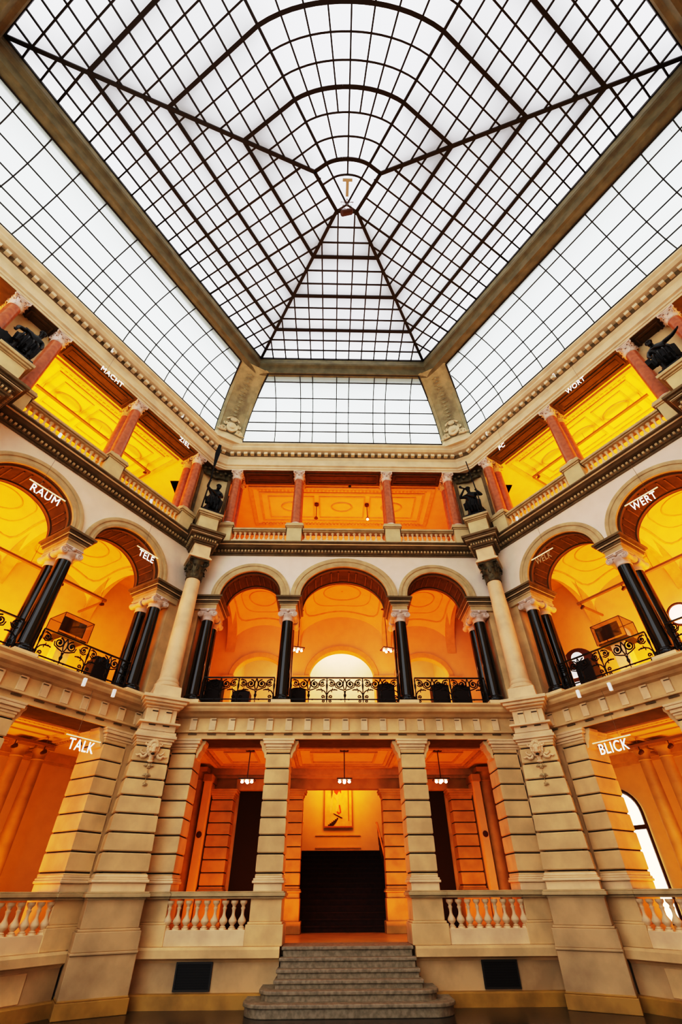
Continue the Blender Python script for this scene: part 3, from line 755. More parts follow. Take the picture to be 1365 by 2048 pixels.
def corinthian_column(name, label, group, cm='white_marble'):
    t = thing(name, label, 'column', group=group)
    obj('base', MB().box(-.25,.25,-.25,.25,0,.05).lathe([(.25,.05),(.26,.08),(.25,.115),(.225,.13),(.215,.15),(.222,.17),(.20,.19)], n=28), 'white_marble', t, smooth=True)
    sh = MB(); sh.lathe([(.19,.18)]+[(.19-.022*(i/10)**1.6, .18+2.27*i/10) for i in range(1, 11)], n=26)
    obj('shaft', sh, 'red_marble', t, smooth=True)
    leafy_capital(2.44, .43, .168, t, cm)
    return t
# --- placement of columns
WN = {'back': 'end wall', 'left': 'left wall', 'right': 'right wall'}
def cpos(nm, i, n):
    if nm == 'back': return ['at the far left of the end wall', 'left of centre on the end wall', 'right of centre on the end wall', 'at the far right of the end wall'][i]
    return ['nearest the far %s corner', 'second from the far %s corner', 'third from the far %s corner', 'fourth from the far %s corner'][i] % nm
def xs_of(nm, sg): return [-CB[1], -CB[0], CB[0], CB[1]] if nm == 'back' else [sg*c for c in CS]
ic = ionic_column('marble_column', 'x', 'black marble columns on the first floor'); used = False
rc = corinthian_column('red_column', 'x', 'red marble columns on the second floor'); used2 = False
rc2 = corinthian_column('brown_column', 'x', 'rear columns on the second floor', 'gal_trim')
for nm, sg, F in (('back', 1, FB),)+side_frames():
    for i, x in enumerate(xs_of(nm, sg)):
        for pr, y in (('front', -.02), ('rear', .55)):
            if nm != 'back' and i == 3 and pr == 'rear': continue
            m = F @ T((x, y, 5.59))
            lab = 'polished black Ionic column, %s of its pair, %s' % (pr, cpos(nm, i, 4))
            if used: o = dup(ic, m, lab)
            else: ic.matrix_local = m; ic['label'] = lab; used = True; o = ic
        m = F @ T((x, -.02, 11.93))
        lab = 'slender red marble column with white leafy capital, %s' % cpos(nm, i, 4)
        if used2: o = dup(rc, m, lab)
        else: rc.matrix_local = m; rc['label'] = lab; used2 = True; o = rc
        lab = 'shadowed red marble column behind the front column, %s' % cpos(nm, i, 4)
        m = F @ T((x, .48, 11.93))
        if nm == 'back' and i == 0: rc2.matrix_local = m; rc2['label'] = lab
        else: dup(rc2, m, lab)
# imposts above the paired columns
def impost(x, F, lab, w=.29, first=None):
    t = thing('impost_block', lab, 'impost', F @ T((x, 0, 0)), 'impost blocks under the arches')
    obj('frieze_block', MB().box(-.24,.24,-.24,.80,8.50,8.66).box(-.28,.28,-.27,.83,8.66,8.70), 'archivolt', t)
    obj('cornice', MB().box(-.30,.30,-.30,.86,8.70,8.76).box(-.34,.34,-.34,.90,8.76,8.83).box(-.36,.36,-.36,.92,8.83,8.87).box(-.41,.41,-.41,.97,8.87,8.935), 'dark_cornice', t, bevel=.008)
    obj('fillet', MB().box(-.345,.345,-.346,.9,8.765,8.785), 'light_stone', t)
    return t
for nm, sg, F in (('back', 1, FB),)+side_frames():
    for i, x in enumerate(xs_of(nm, sg)):
        if i in (0, 3) and nm == 'back' or (nm != 'back' and i in (0,)):
            # responds run on to the corner masonry
            sx = (1 if x > 0 else -1) if nm == 'back' else -sg
            t = thing('impost_block', 'long stepped impost %s' % cpos(nm, i, 4), 'impost', F @ T((x, 0, 0)), 'long corner imposts')
            a, b = (-.24, .6) if sx > 0 else (-.6, .24)
            g = lambda e: (a-e, b) if sx > 0 else (a, b+e)
            obj('frieze_block', MB().box(*g(0), -.24,.80,8.50,8.66).box(*g(.04), -.27,.83,8.66,8.70), 'archivolt', t)
            obj('cornice', MB().box(*g(.06), -.30,.86,8.70,8.76).box(*g(.10), -.34,.90,8.76,8.83).box(*g(.12), -.36,.92,8.83,8.87).box(*g(.17), -.41,.97,8.87,8.935), 'dark_cornice', t, bevel=.008)
            obj('fillet', MB().box(*g(.105), -.346,.9,8.765,8.785), 'light_stone', t)
        else: impost(x, F, 'square stepped impost above the black columns, %s' % cpos(nm, i, 4))
# ------------------------------------------------------------------ rusticated piers of the ground floor
GZ = [4.41-.342*i for i in range(8)]
def rust(mb, core, x0, x1, y0, y1, zt=4.52, zb=1.96, tp=0, g=.014, ch=.018):
    """blocks separated by dark joints; tp widens the pier towards its foot"""
    zs = [zt]+GZ+[zb]
    def hw(z): return tp*(zt-z)/(zt-zb)
    for a, b in zip(zs[:-1], zs[1:]):
        t = a-(g if a != zt else 0); bo = b+(g if b != zb else 0)
        e0, e1 = hw(bo), hw(t)
        vs = []
        for z, e, i in ((bo, e0, ch), (bo+ch, e0, 0), (t-ch, e1, 0), (t, e1, ch)):
            X0, X1 = x0-e+i, x1+e-i; Y0 = y0+i
            vs += [(X0, Y0, z), (X1, Y0, z), (X1, y1, z), (X0, y1, z)]
        fs = [(3,2,1,0), (12,13,14,15)]
        for k in range(3):
            for j in range(4): fs.append((k*4+j, k*4+(j+1) % 4, k*4+4+(j+1) % 4, k*4+4+j))
        mb.add(vs, fs)
    core.box(x0+.03, x1-.03, y0+.03, y1-.02, zb, zt)
def pier(name, label, F, x0, x1, y0=-.22, y1=.5, m='stone', group='banded sandstone piers', inner=0, ped=True, zfoot=.85, tall=False):
    t = thing(name, label, 'pier', F, group)
    b = MB(); c = MB(); rust(b, c, x0, x1, y0, y1)
    obj('banded_shaft', b, m, t); obj('dark_joints', c, 'groove', t)
    k = MB(); k.box(x0-.02,x1+.02,y0-.02,y1,4.50,4.55).box(x0-.04,x1+.04,y0-.05,y1+.02,4.55,4.62).box(x0-.09,x1+.09,y0-.09,y1+.05,4.62,4.69).box(x0-.11,x1+.11,y0-.10,y1+.06,4.69,4.74)
    obj('capital', k, 'light_stone' if m == 'stone' else m, t, bevel=.012)
    if inner:
        for sx in ((-1, 1) if inner == 2 else (inner if inner in (-1, 1) else 1,)):
            q = MB(); X = x1 if sx > 0 else x0
            q.prism([(X, 4.3), (X+sx*.05, 4.32), (X+sx*.07, 4.42), (X+sx*.13, 4.50), (X+sx*.15, 4.60), (X+sx*.2, 4.66), (X+sx*.2, 4.73), (X, 4.73)], y0+.06, y0+.42)
            obj('console', q, m, t, bevel=.01)
    f = MB(); f.box(x0-.01,x1+.01,y0-.01,y1,1.70,1.84).box(x0-.05,x1+.05,y0-.05,y1,1.84,1.89).box(x0-.03,x1+.03,y0-.03,y1,1.89,1.93).box(x0,x1,y0,y1,1.93,1.975)
    obj('base_moulding', f, 'light_stone' if m == 'stone' else m, t, bevel=.015)
    if ped:
        p = MB(); p.box(x0-.03,x1+.03,y0-.05,y1,1.22,1.60).box(x0-.06,x1+.06,y0-.08,y1,1.18,1.22,None).box(x0-.09,x1+.09,y0-.12,y1,.85,1.18)
        obj('pedestal', p, 'stone', t, bevel=.012)
    return t
def side_name(s): return 'left' if s < 0 else 'right'
for s in (-1, 1):
    pier('banded_pier', 'banded pale sandstone pier just %s of the central steps' % side_name(s), FB, *( (1.43, 2.04) if s > 0 else (-2.04, -1.43)), inner=2)
    pier('corner_pier', 'banded sandstone pier on the end wall beside the %s lion pier' % side_name(s), FB, *((3.86, 4.72) if s > 0 else (-4.72, -3.86)), inner=-s, y0=-.20, group='banded flanking piers')
    F = FL if s < 0 else FR; nm = side_name(s)
    a = sorted((s*.5, s*1.36)); pier('corner_pier', 'banded sandstone pier on the %s wall beside the lion pier' % nm, F, *a, inner=s, y0=-.20, y1=.7, group='banded flanking piers')
    a = sorted((s*3.55, s*4.29)); pier('banded_pier', 'middle banded sandstone pier of the %s wall, cut by the photo edge' % nm, F, *a, inner=2, y1=.6)
    a = sorted((s*6.3, s*6.95)); pier('corner_pier', 'third banded sandstone pier from the far corner along the %s wall' % nm, F, *a, inner=-s, y1=.6)
# ------------------------------------------------------------------ lion piers with giant columns and statues
def ring_block(mb, hw, t0, z0, z1, e): mb.box(-hw-e, hw+e, -t0-e, .1, z0, z1)
def lion_pier(F, nm, where):
    t = thing('lion_pier', 'tall banded sandstone pier with lion head, %s' % where, 'pier', F, 'lion head piers')
    b = MB(); c = MB(); rust(b, c, -.41, .41, -1.02, .2, tp=.11)
    obj('banded_shaft', b, 'stone', t); obj('dark_joints', c, 'groove', t)
    k = MB(); k.box(-.43,.43,-1.04,.2,4.48,4.55).box(-.46,.46,-1.08,.2,4.55,4.60).box(-.50,.50,-1.12,.2,4.60,4.67).box(-.47,.47,-1.09,.2,4.67,4.75)
    obj('capital', k, 'light_stone', t, bevel=.012)
    f = MB(); f.box(-.53,.53,-1.06,.2,1.70,1.85).box(-.57,.57,-1.11,.2,1.85,1.90).box(-.545,.545,-1.08,.2,1.90,1.93).box(-.53,.53,-1.05,.2,1.93,1.98)
    obj('base_moulding', f, 'light_stone', t, bevel=.015)
    r = MB(); r.box(-.56,.56,-1.16,.2,1.58,1.62).box(-.62,.62,-1.24,.2,1.62,1.68).box(-.60,.60,-1.2,.2,1.68,1.71); obj('cap_rail', r, 'archivolt', t, bevel=.01)
    p = MB(); p.box(-.545,.545,-1.15,.2,1.16,1.60).box(-.575,.575,-1.18,.2,1.12,1.16).box(-.60,.60,-1.22,.2,.84,1.12).box(-.61,.61,-1.24,.2,.80,.84).box(-.60,.60,-1.21,.2,.22,.80)
    obj('pedestal', p, 'stone_low', t, bevel=.012)
    obj('ochre_base_course', MB().box(-.63,.63,-1.25,.2,0,.21).box(-.61,.61,-1.23,.2,.21,.24), 'ochre', t, bevel=.01)
    e = MB(); e.box(-.42,.42,-1.10,.2,4.75,4.90).box(-.50,.50,-1.20,.2,4.90,4.95).box(-.38,.38,-1.06,.2,4.95,5.28)
    e2 = MB()
    for x in (-.25, .09): e2.box(x, x+.16, -1.10, -1.0, 4.96, 5.27)
    obj('entablature', e, 'light_stone', t, bevel=.01); obj('frieze_tabs', e2, 'light_stone', t, bevel=.01)
    d = MB()
    for x in (-.25, .09): d.box(x, x+.16, -1.115, -1.0, 4.865, 4.885).box(x+.01, x+.15, -1.118, -1.09, 5.19, 5.21)
    obj('dark_slots', d, 'groove', t)
    q = MB(); q.box(-.42,.42,-1.12,.2,5.28,5.33).box(-.48,.48,-1.24,.2,5.33,5.38).box(-.53,.53,-1.32,.2,5.38,5.45).box(-.58,.58,-1.38,.2,5.45,5.53)
    obj('cornice', q, 'light_stone', t, bevel=.012)
    # giant column
    g = thing('giant_column', 'tall cream column with bronze capital on the pier %s' % where, 'column', F @ T((0, -.86, 0)), 'giant cream columns')
    obj('plinth', MB().box(-.36,.36,-.36,.36,5.50,5.83,taper=.93), 'light_stone', g, bevel=.012)
    obj('base', MB().lathe([(.32,5.83),(.34,5.86),(.335,5.91),(.30,5.94),(.285,5.96),(.295,5.99),(.285,6.03),(.26,6.06),(.255,6.08)], n=30), 'light_stone', g, smooth=True)
    obj('shaft', MB().lathe([(.255,6.05)]+[(.255-.035*(i/12)**1.5, 6.06+3.16*i/12) for i in range(1, 13)], n=30), 'light_stone', g, smooth=True)
    leafy_capital(9.2, .72, .225, g, 'bronze_cap')
    blk = MB(); blk.box(-.36,.36,-.36,.5,9.9,9.96).box(-.32,.32,-.32,.5,9.96,10.02).box(-.28,.28,-.28,.9,10.02,10.46)
    obj('dosseret', blk, 'light_stone', g, bevel=.01)
    u = thing('projecting_cornice', 'dark stepped cornice block with dentils above the column %s' % where, 'cornice', F, 'projecting cornice blocks')
    cm = MB(); cm.box(-.34,.34,-1.2,.1,10.44,10.50).box(-.40,.40,-1.25,.1,10.50,10.66).box(-.50,.50,-1.36,.1,10.70,10.78).box(-.54,.54,-1.40,.1,10.78,10.84).box(-.60,.60,-1.46,.1,10.84,10.92).box(-.42,.42,-1.28,.1,10.66,10.70)
    obj('mouldings', cm, 'dark_cornice', u, bevel=.01)
    dt = MB()
    for i in range(9): dt.box(-.37+.085*i, -.33+.085*i, -1.31, -1.24, 10.55, 10.62)
    for sx in (-1, 1):
        for i in range(9): dt.box(sx*.43-.03, sx*.43+.03, -1.2+.1*i, -1.155+.1*i, 10.55, 10.62)
    obj('dentils', dt, 'archivolt', u)
    obj('gilt_fillet', MB().box(-.512,.512,-1.372,.1,10.745,10.765), 'light_stone', u)
    sp = thing('statue_pedestal', 'square cream pedestal carrying the bronze statue %s' % where, 'pedestal', F, 'statue pedestals')
    obj('block', MB().box(-.33,.33,-1.10,.12,10.92,11.66).box(-.35,.35,-1.12,.12,10.92,11.0), 'niche', sp, bevel=.01)
    obj('cap_moulding', MB().box(-.35,.35,-1.13,.12,11.66,11.70).box(-.40,.40,-1.18,.12,11.70,11.76).box(-.44,.44,-1.22,.12,11.76,11.86), 'archivolt', sp, bevel=.012)
def lion_relief(F, where):
    L = thing('lion_head_relief', 'carved stone lion head with scrolls %s' % where, 'relief', F @ T((0, -1.02, 0)), 'lion head reliefs')
    z = 4.36
    h = MB(); h.ball((0,-.06,z), .105, 12, (1,.75,1.25)); h.ball((0,-.15,z-.04), .055, 10, (1,.9,1.5)); h.ball((0,-.175,z-.08), .04, 8, (1.3,.8,.7))
    for s in (-1, 1): h.ball((s*.045,-.125,z+.03), .028, 8); h.ball((s*.06,-.12,z-.06), .035, 8)
    obj('face', h, 'light_stone', L, smooth=True)
    mn = MB()
    for i in range(18):
        a = 2*pi*i/18; mn.ball((.12*cos(a), -.05, z+.01+.155*sin(a)), .042, 6, (1,.8,1.1))
    for i in range(9):
        a = pi*i/8; mn.ball((.09*cos(a), -.09, z+.05+.10*sin(a)), .034, 6)
    obj('mane', mn, 'light_stone', L, smooth=True)
    obj('open_mouth', MB().ball((0,-.165,z-.135), .038, 8, (1.2,.5,.7)), 'groove', L, smooth=True)
    for s in (-1, 1):
        sc = MB(); sc.tube([(s*.12,-.05,z-.13),(s*.16,-.06,z-.19),(s*.22,-.06,z-.20),(s*.27,-.05,z-.15),(s*.33,-.04,z-.17),(s*.37,-.03,z-.15)], [.035,.032,.03,.026,.02,.008], 6)
        sc.tube([(s*.14,-.05,z-.1),(s*.2,-.05,z-.13),(s*.26,-.05,z-.09),(s*.27,-.05,z-.05),(s*.24,-.05,z-.04)], [.02,.022,.02,.016,.01], 6)
        sc.tube([(s*.10,-.04,z+.12),(s*.15,-.05,z+.06),(s*.19,-.05,z+.08),(s*.20,-.05,z+.12)], [.02,.03,.026,.01], 6)
        obj('scroll', sc, 'light_stone', L, smooth=True)
    obj('tongue_drop', MB().ball((0,-.05,z-.2), .055, 8, (1,.7,1.2)).ball((0,-.05,z-.27), .06, 8, (1.2,.6,.6)), 'light_stone', L, smooth=True)
    obj('crest', MB().tube([(-.05,-.03,z+.2),(-.02,-.04,z+.17),(.02,-.04,z+.17),(.05,-.03,z+.2)], .012, 5), 'light_stone', L, smooth=True)
    for k, (zz, sc_) in enumerate(((z-.36, 1), (z-.56, .8), (z-.74, .6))):
        d = MB(); d.ball((0,-.03,zz), .038*sc_+.006, 8)
        for a in (0, 35, 145, 180, 250, 290):
            a = radians(a if k < 2 else a+90); d.tube([(0,-.02,zz),(.06*sc_*cos(a),-.035,zz+.05*sc_*sin(a)),(.125*sc_*cos(a),-.02,zz+.045*sc_*sin(a)-.01)], [.012,.026*sc_,.006], 5)
        d.tube([(0,-.02,zz+.03),(0,-.03,zz+.11)], .008, 5)
        obj('leaf_drop', d, 'archivolt', L, smooth=True)
for s, FC, nm in ((-1, FCL, 'left'), (1, FCR, 'right')):
    lion_pier(FC, nm, 'in the far %s corner' % nm); lion_relief(FC, 'on the pier in the far %s corner' % nm)
    FS = (FL if s < 0 else FR) @ T((s*MID, 0, 0))
    lion_pier(FS, nm, 'in the middle of the %s wall' % nm)
# masonry and niches beside the middle statues
for nm, sg, F in side_frames():
    a, b = sorted((sg*7.0, sg*8.06))
    w_ = obj('wall_'+nm, MB().box(a, b, -.16, .8, 5.6, 10.6).box(a, b, -.2, .6, 0, 4.76), 'stone', None, F, kind='structure')
    a, b = sorted((sg*6.9, sg*8.16)); obj('niche_panel', MB().box(a, b, .30, .5, 11.1, 14.84), 'niche', w_)
# curved niches in the corners
for s, F, nm in ((-1, FCL, 'left'), (1, FCR, 'right')):
    nc = thing('niche', 'shallow curved cream niche with bronze valance in the far %s corner' % nm, 'niche', F, 'corner niches')
    mb = MB(); n = 16
    for i in range(n+1):
        a = pi*i/n; x = -.50*cos(a); y = -.16+.22*sin(a)
        for z in (11.1, 14.55): mb.v += [(x, y, z), (x, y+.06, z)]
    mb.f += [(i*4, i*4+4, i*4+6, i*4+2) for i in range(n)]+[(i*4+1, i*4+3, i*4+7, i*4+5) for i in range(n)]+[(i*4+2, i*4+6, i*4+7, i*4+3) for i in range(n)]
    obj('curved_back', mb, 'niche', nc, smooth=True)
    for sx in (-1, 1): obj('dark_pilaster', MB().box(min(sx*.5, sx*.60), max(sx*.5, sx*.60), -.28, .2, 11.1, 14.82), 'dark_cornice', nc, bevel=.01)
    va = MB(); n = 24; th = []
    for i in range(n+1):
        a = pi*i/n; x = -.54*cos(a); y = -.30+.18*sin(a)-.05*abs(sin(4*a)); zb = 14.40+.09*abs(sin(2*a+.1))-.04*sin(a*3)
        va.v += [(x, y, zb), (x, y-.03, (zb+14.82)/2), (x, y, 14.82), (x, y+.06, 14.82), (x, y+.06, zb)]
    va.f += [(i*5+j, i*5+(j+1) % 5, (i+1)*5+(j+1) % 5, (i+1)*5+j) for i in range(n) for j in range(5)]
    for i in range(7): va.ball((-.5+i*1.0/6, -.36+.12*sin(pi*i/6), 14.60+.10*(i % 2)), .06, 6, (1.2,.6,1))
    obj('valance', va, 'bronze_cap', nc, smooth=True)
# ------------------------------------------------------------------ balustrades
def bal_mesh(h, r, m):
    s = h/.46
    p = [(.9,0),(.9,.06),(.62,.065),(.75,.09),(.62,.11),(.42,.13),(.55,.16),(.95,.24),(1.02,.29),(.92,.345),(.62,.42),(.42,.49),(.36,.56),(.40,.66),(.55,.72),(.55,.75),(.40,.77),(.45,.82),(.68,.87),(.85,.90),(.9,.93),(.9,1.0)]
    return MB().lathe([(r*a, h*b) for a, b in p], n=14)
BM1 = bal_mesh(.46, .085, 'x').mesh('baluster', M['light_stone'], True)
BM2 = bal_mesh(.40, .065, 'x').mesh('baluster', M['light_stone'], True)
def balustrade(label, F, x0, x1, n, z0, h, bm, rail, plinth, group, m='light_stone', y=-.2):
    t = thing('balustrade', label, 'balustrade', F, group)
    obj('rail', rail(x0, x1), 'archivolt', t, bevel=.01)
    obj('plinth', plinth(x0, x1), m, t, bevel=.01)
    for i in range(n):
        x = x0+(x1-x0)*(i+.5)/n
        o = bpy.data.objects.new('baluster', bm); COL.objects.link(o); o.parent = t; o.matrix_local = T((x, y, z0))
    return t
gr = lambda a, b: MB().box(a-.1, b+.1, -.31,-.05,1.585,1.625).box(a-.1, b+.1, -.36,0,1.625,1.685).box(a-.1, b+.1, -.33,-.03,1.685,1.71)
gp = lambda a, b: MB().box(a, b, -.30,-.06,.85,1.10)
for s in (-1, 1):
    a = sorted((s*2.13, s*3.88)); balustrade('low pale stone balustrade just %s of the central steps' % side_name(s), FB, *a, 9, 1.10, .485, BM1, gr, gp, 'ground floor balustrades')
    nm = side_name(s); F = FL if s < 0 else FR
    a = sorted((s*1.34, s*3.48)); balustrade('low pale stone balustrade along the %s wall' % nm, F, *a, 11, 1.10, .485, BM1, gr, gp, 'ground floor balustrades')
    a = sorted((s*4.36, s*6.2)); balustrade('second low pale stone balustrade from the far corner along the %s wall' % nm, F, *a, 9, 1.10, .485, BM1, gr, gp, 'ground floor balustrades')
    # rails across the pier pedestals
    obj_t = thing('pier_rail', 'dark stone cap rail running across the pier pedestals, %s half of the end wall' % nm, 'rail', FB, 'cap rails')
    for a, b in ((1.36, 2.13), (3.8, 4.75)):
        q = sorted((s*a, s*b)); obj('cap', MB().box(q[0], q[1], -.33,.5,1.585,1.625).box(q[0]-.03, q[1]+.03, -.38,.5,1.625,1.685).box(q[0], q[1], -.35,.5,1.685,1.71), 'archivolt', obj_t, bevel=.01)
    obj_t = thing('pier_rail', 'dark stone cap rail running across the pier pedestals of the %s wall' % nm, 'rail', F, 'cap rails')
    for a, b in ((.45, 1.42), (3.48, 4.36)):
        q = sorted((s*a, s*b)); obj('cap', MB().box(q[0], q[1], -.33,.5,1.585,1.625).box(q[0]-.03, q[1]+.03, -.38,.5,1.625,1.685).box(q[0], q[1], -.35,.5,1.685,1.71), 'archivolt', obj_t, bevel=.01)
ur = lambda a, b: MB().box(a, b, -.30,-.04,11.60,11.64).box(a, b, -.35,.01,11.64,11.71).box(a, b, -.32,-.02,11.71,11.74)
up_ = lambda a, b: MB().box(a, b, -.33,-.02,11.12,11.20)
def uped(x, F, label, wd=.27):
    t = thing('column_pedestal', label, 'pedestal', F @ T((x, 0, 0)), 'column pedestals of the second floor')
    obj('block', MB().box(-wd,wd,-.36,.7,11.12,11.72), 'niche', t, bevel=.01)
    obj('cap', MB().box(-wd-.03,wd+.03,-.39,.72,11.72,11.77).box(-wd-.07,wd+.07,-.43,.74,11.77,11.85).box(-wd-.04,wd+.04,-.40,.74,11.85,11.93), 'archivolt', t, bevel=.01)
for nm, sg, F in (('back', 1, FB),)+side_frames():
    X = xs_of(nm, sg)
    for i, x in enumerate(X): uped(x, F, 'cream pedestal under the red column %s' % cpos(nm, i, 4))
    if nm == 'back':
        for (a, b, n, lb) in ((X[0]+.30, X[1]-.30, 11, 'left'), (X[1]+.30, X[2]-.30, 15, 'middle'), (X[2]+.30, X[3]-.30, 11, 'right')):
            balustrade('pale balustrade before the orange gallery, %s section of the end wall' % lb, F, a, b, n, 11.20, .40, BM2, ur, up_, 'second floor balustrades', y=-.17)
    else:
        for k, lb in ((0, 'nearest the far corner'), (1, 'second from the far corner')):
            a, b = sorted((sg*(CS[k]+.30), sg*((CS[k+1] if k < 3 else CS[3]+2.9)-.30)))
            balustrade('pale balustrade before the yellow %s gallery, %s' % (nm, lb), F, a, b, 15, 11.20, .40, BM2, ur, up_, 'second floor balustrades', y=-.17)
# ------------------------------------------------------------------ wrought iron railings
def spiral(cx, cz, r, a0, turns, dirn, n=20, f=.82):
    return [(cx+r*(1-f*i/n)*cos(a0+dirn*turns*2*pi*i/n), 0, cz+r*(1-f*i/n)*sin(a0+dirn*turns*2*pi*i/n)) for i in range(n+1)]
def rail_unit(W):
    """one scrollwork panel, post at x=0, tulip at W/2; z from 0 to .72"""
    m = MB(); c = W/2; r = .015
    for s, x0 in ((1, 0), (-1, W)):
        X = lambda d: x0+s*d
        sp = lambda cx, cz, rr, a, t, d: [(x0+s*(p[0]), p[1], p[2]) for p in spiral(cx, cz, rr, a, t, d)]
        m.tube(sp(.14, .56, .085, pi/2+.6, 1.5, -1), r, 4)
        m.tube(sp(c-.16, .53, .12, pi/2, 1.6, -1), r*1.2, 4)
        m.tube([(X(.05),0,.63),(X(.08),0,.66),(X(.14),0,.645)], r, 4)
        m.tube([(X(.06),0,.5),(X(.12),0,.46),(X(.2),0,.48),(X(.25),0,.56)], r, 4)
        m.tube([(X(c-.28),0,.53),(X(c-.26),0,.44),(X(c-.15),0,.39),(X(c-.02),0,.35)], r, 4)
        m.tube([(X(c-.01),0,.36),(X(c-.045),0,.46),(X(c-.045),0,.56),(X(c-.0),0,.68)], r, 4)
        m.tube([(X(.0),0,.22),(X(.06),0,.32),(X(.13),0,.36),(X(.24),0,.37),(X(.3),0,.355)], r, 4)
        m.tube([(X(.13),0,.36),(X(.17),0,.39),(X(.16),0,.42)], r*.8, 4); m.tube([(X(.13),0,.36),(X(.14),0,.30)], r*.8, 4)
        m.tube(sp(.11, .17, .05, pi/2+2.2, 1.2, -1), r, 4); m.tube(sp(.10, .06, .04, -pi/2-2.2, 1.1, 1), r*.9, 4)
        m.ball((X(c-.11),0,.10), .022, 6, (1.5,1,1)); m.ball((X(.22),0,.37), .02, 6, (1.6,1,1)); m.ball((X(c-.16),0,.53), .032, 6)
        m.ball((X(.14),0,.56), .024, 6)
    m.lathe([(.008,.30),(.035,.33),(.02,.27),(.04,.22),(.032,.18),(.012,.14),(.022,.12),(.010,.10),(.010,-.02)][::-1], (c,0,0), 8, cap=False)
    return m
def post_mesh():
    return MB().lathe([(.012,-.04),(.018,.0),(.012,.05),(.022,.12),(.030,.18),(.016,.26),(.014,.36),(.026,.44),(.030,.50),(.016,.56),(.022,.62),(.012,.70)], n=8)
PM = post_mesh().mesh('post', M['iron'], True); UM = {}
def railing(label, F, x0, x1, n, group='wrought iron railings'):
    t = thing('iron_railing', label, 'railing', F @ T((0, -.08, 5.70)), group)
    obj('top_rail', MB().box(x0, x1, -.025,.025,.69,.72), 'iron', t); obj('bottom_rail', MB().box(x0, x1, -.014,.014,.09,.115), 'iron', t)
    W = (x1-x0)/n; k = round(W, 3)
    if k not in UM: UM[k] = rail_unit(W).mesh('scrollwork', M['iron'], False)
    for i in range(n):
        o = bpy.data.objects.new('scrollwork_panel', UM[k]); COL.objects.link(o); o.parent = t; o.matrix_local = T((x0+W*i, 0, 0))
    for i in range(n+1):
        o = bpy.data.objects.new('post', PM); COL.objects.link(o); o.parent = t; o.matrix_local = T((x0+W*i, 0, 0))
for nm, sg, F in (('back', 1, FB),)+side_frames():
    X = xs_of(nm, sg)
    if nm == 'back':
        railing('black wrought iron railing in the left arch of the end wall', F, X[0]+.24, X[1]-.24, 2)
        railing('black wrought iron railing in the wide centre arch of the end wall', F, X[1]+.24, X[2]-.24, 3)
        railing('black wrought iron railing in the right arch of the end wall', F, X[2]+.24, X[3]-.24, 2)
    else:
        for k, lb in ((0, 'in the arch nearest the far corner'), (1, 'in the second arch from the far corner')):
            a, b = sorted((sg*(CS[k]+.24), sg*((CS[k+1] if k < 3 else CS[3]+2.9)-.24)))
            railing('black wrought iron railing of the %s wall, %s' % (nm, lb), F, a, b, 2)
# ------------------------------------------------------------------ granite steps
stp = thing('stone_steps', 'broad grey granite steps with rounded lowest treads in the centre', 'steps', FB)
SY = [(.18, -1.40, 1.94, .42), (.315, -1.16, 1.68, .34), (.43, -.92, 1.42, 0), (.555, -.72, 1.40, 0), (.70, -.54, 1.37, 0), (.85, -.36, 1.345, 0)]
for i, (z, y, hw, rr) in enumerate(SY):
    zb = SY[i-1][0] if i else 0
    def outl(e):
        pts = []
        if rr:
            for k in range(9): a = pi/2*k/8; pts.append((-hw-e+rr-rr*cos(a), y-e+rr-rr*sin(a)))
            pts += [(-p[0], p[1]) for p in reversed(pts)]
        else: pts = [(-hw-e, y-e), (hw+e, y-e)]
        return [(-hw-e if not rr else -hw-e, .0)]+pts+[(hw+e, .0)]
    mb = MB(); mb.prism(outl(-.03), 0 if i == 0 else zb-.02, z-.05, 'z'); mb.prism(outl(.0), z-.055, z, 'z')
    obj('step', mb, 'granite', stp, bevel=.014)
obj('landing_slab', MB().box(-1.34,1.34,-.02,.5,.6,.852), 'granite', stp)
# ------------------------------------------------------------------ vents in the plinth
for s in (-1, 1):
    x0, x1 = sorted((s*2.70, s*3.42))
    v = thing('vent_grille', 'black rectangular vent in the plinth %s of the steps' % side_name(s), 'vent', FB, 'plinth vents')
    obj('opening', MB().box(x0, x1, -.315,-.29,.235,.625), 'vent', v)
    fr = MB(); fr.box(x0, x1, -.335,-.30,.225,.255).box(x0, x1, -.335,-.30,.605,.635).box(x0, x0+.03, -.335,-.30,.255,.605).box(x1-.03, x1, -.335,-.30,.255,.605)
    obj('frame', fr, 'vent_frame', v)
    lv = MB()
    for i in range(9): lv.box(x0+.03, x1-.03, -.325,-.312,.27+.037*i,.282+.037*i)
    obj('louvres', lv, 'vent', v)
    F = FL if s < 0 else FR
    pn = obj('access_panel', MB().box(-.42,.42,-.318,-.29,.22,.60), 'stone', None, F @ T((s*1.95, 0, 0)), bevel=.01)
    tag(pn, 'flat grey stone panel let into the plinth of the %s wall' % side_name(s), 'panel')
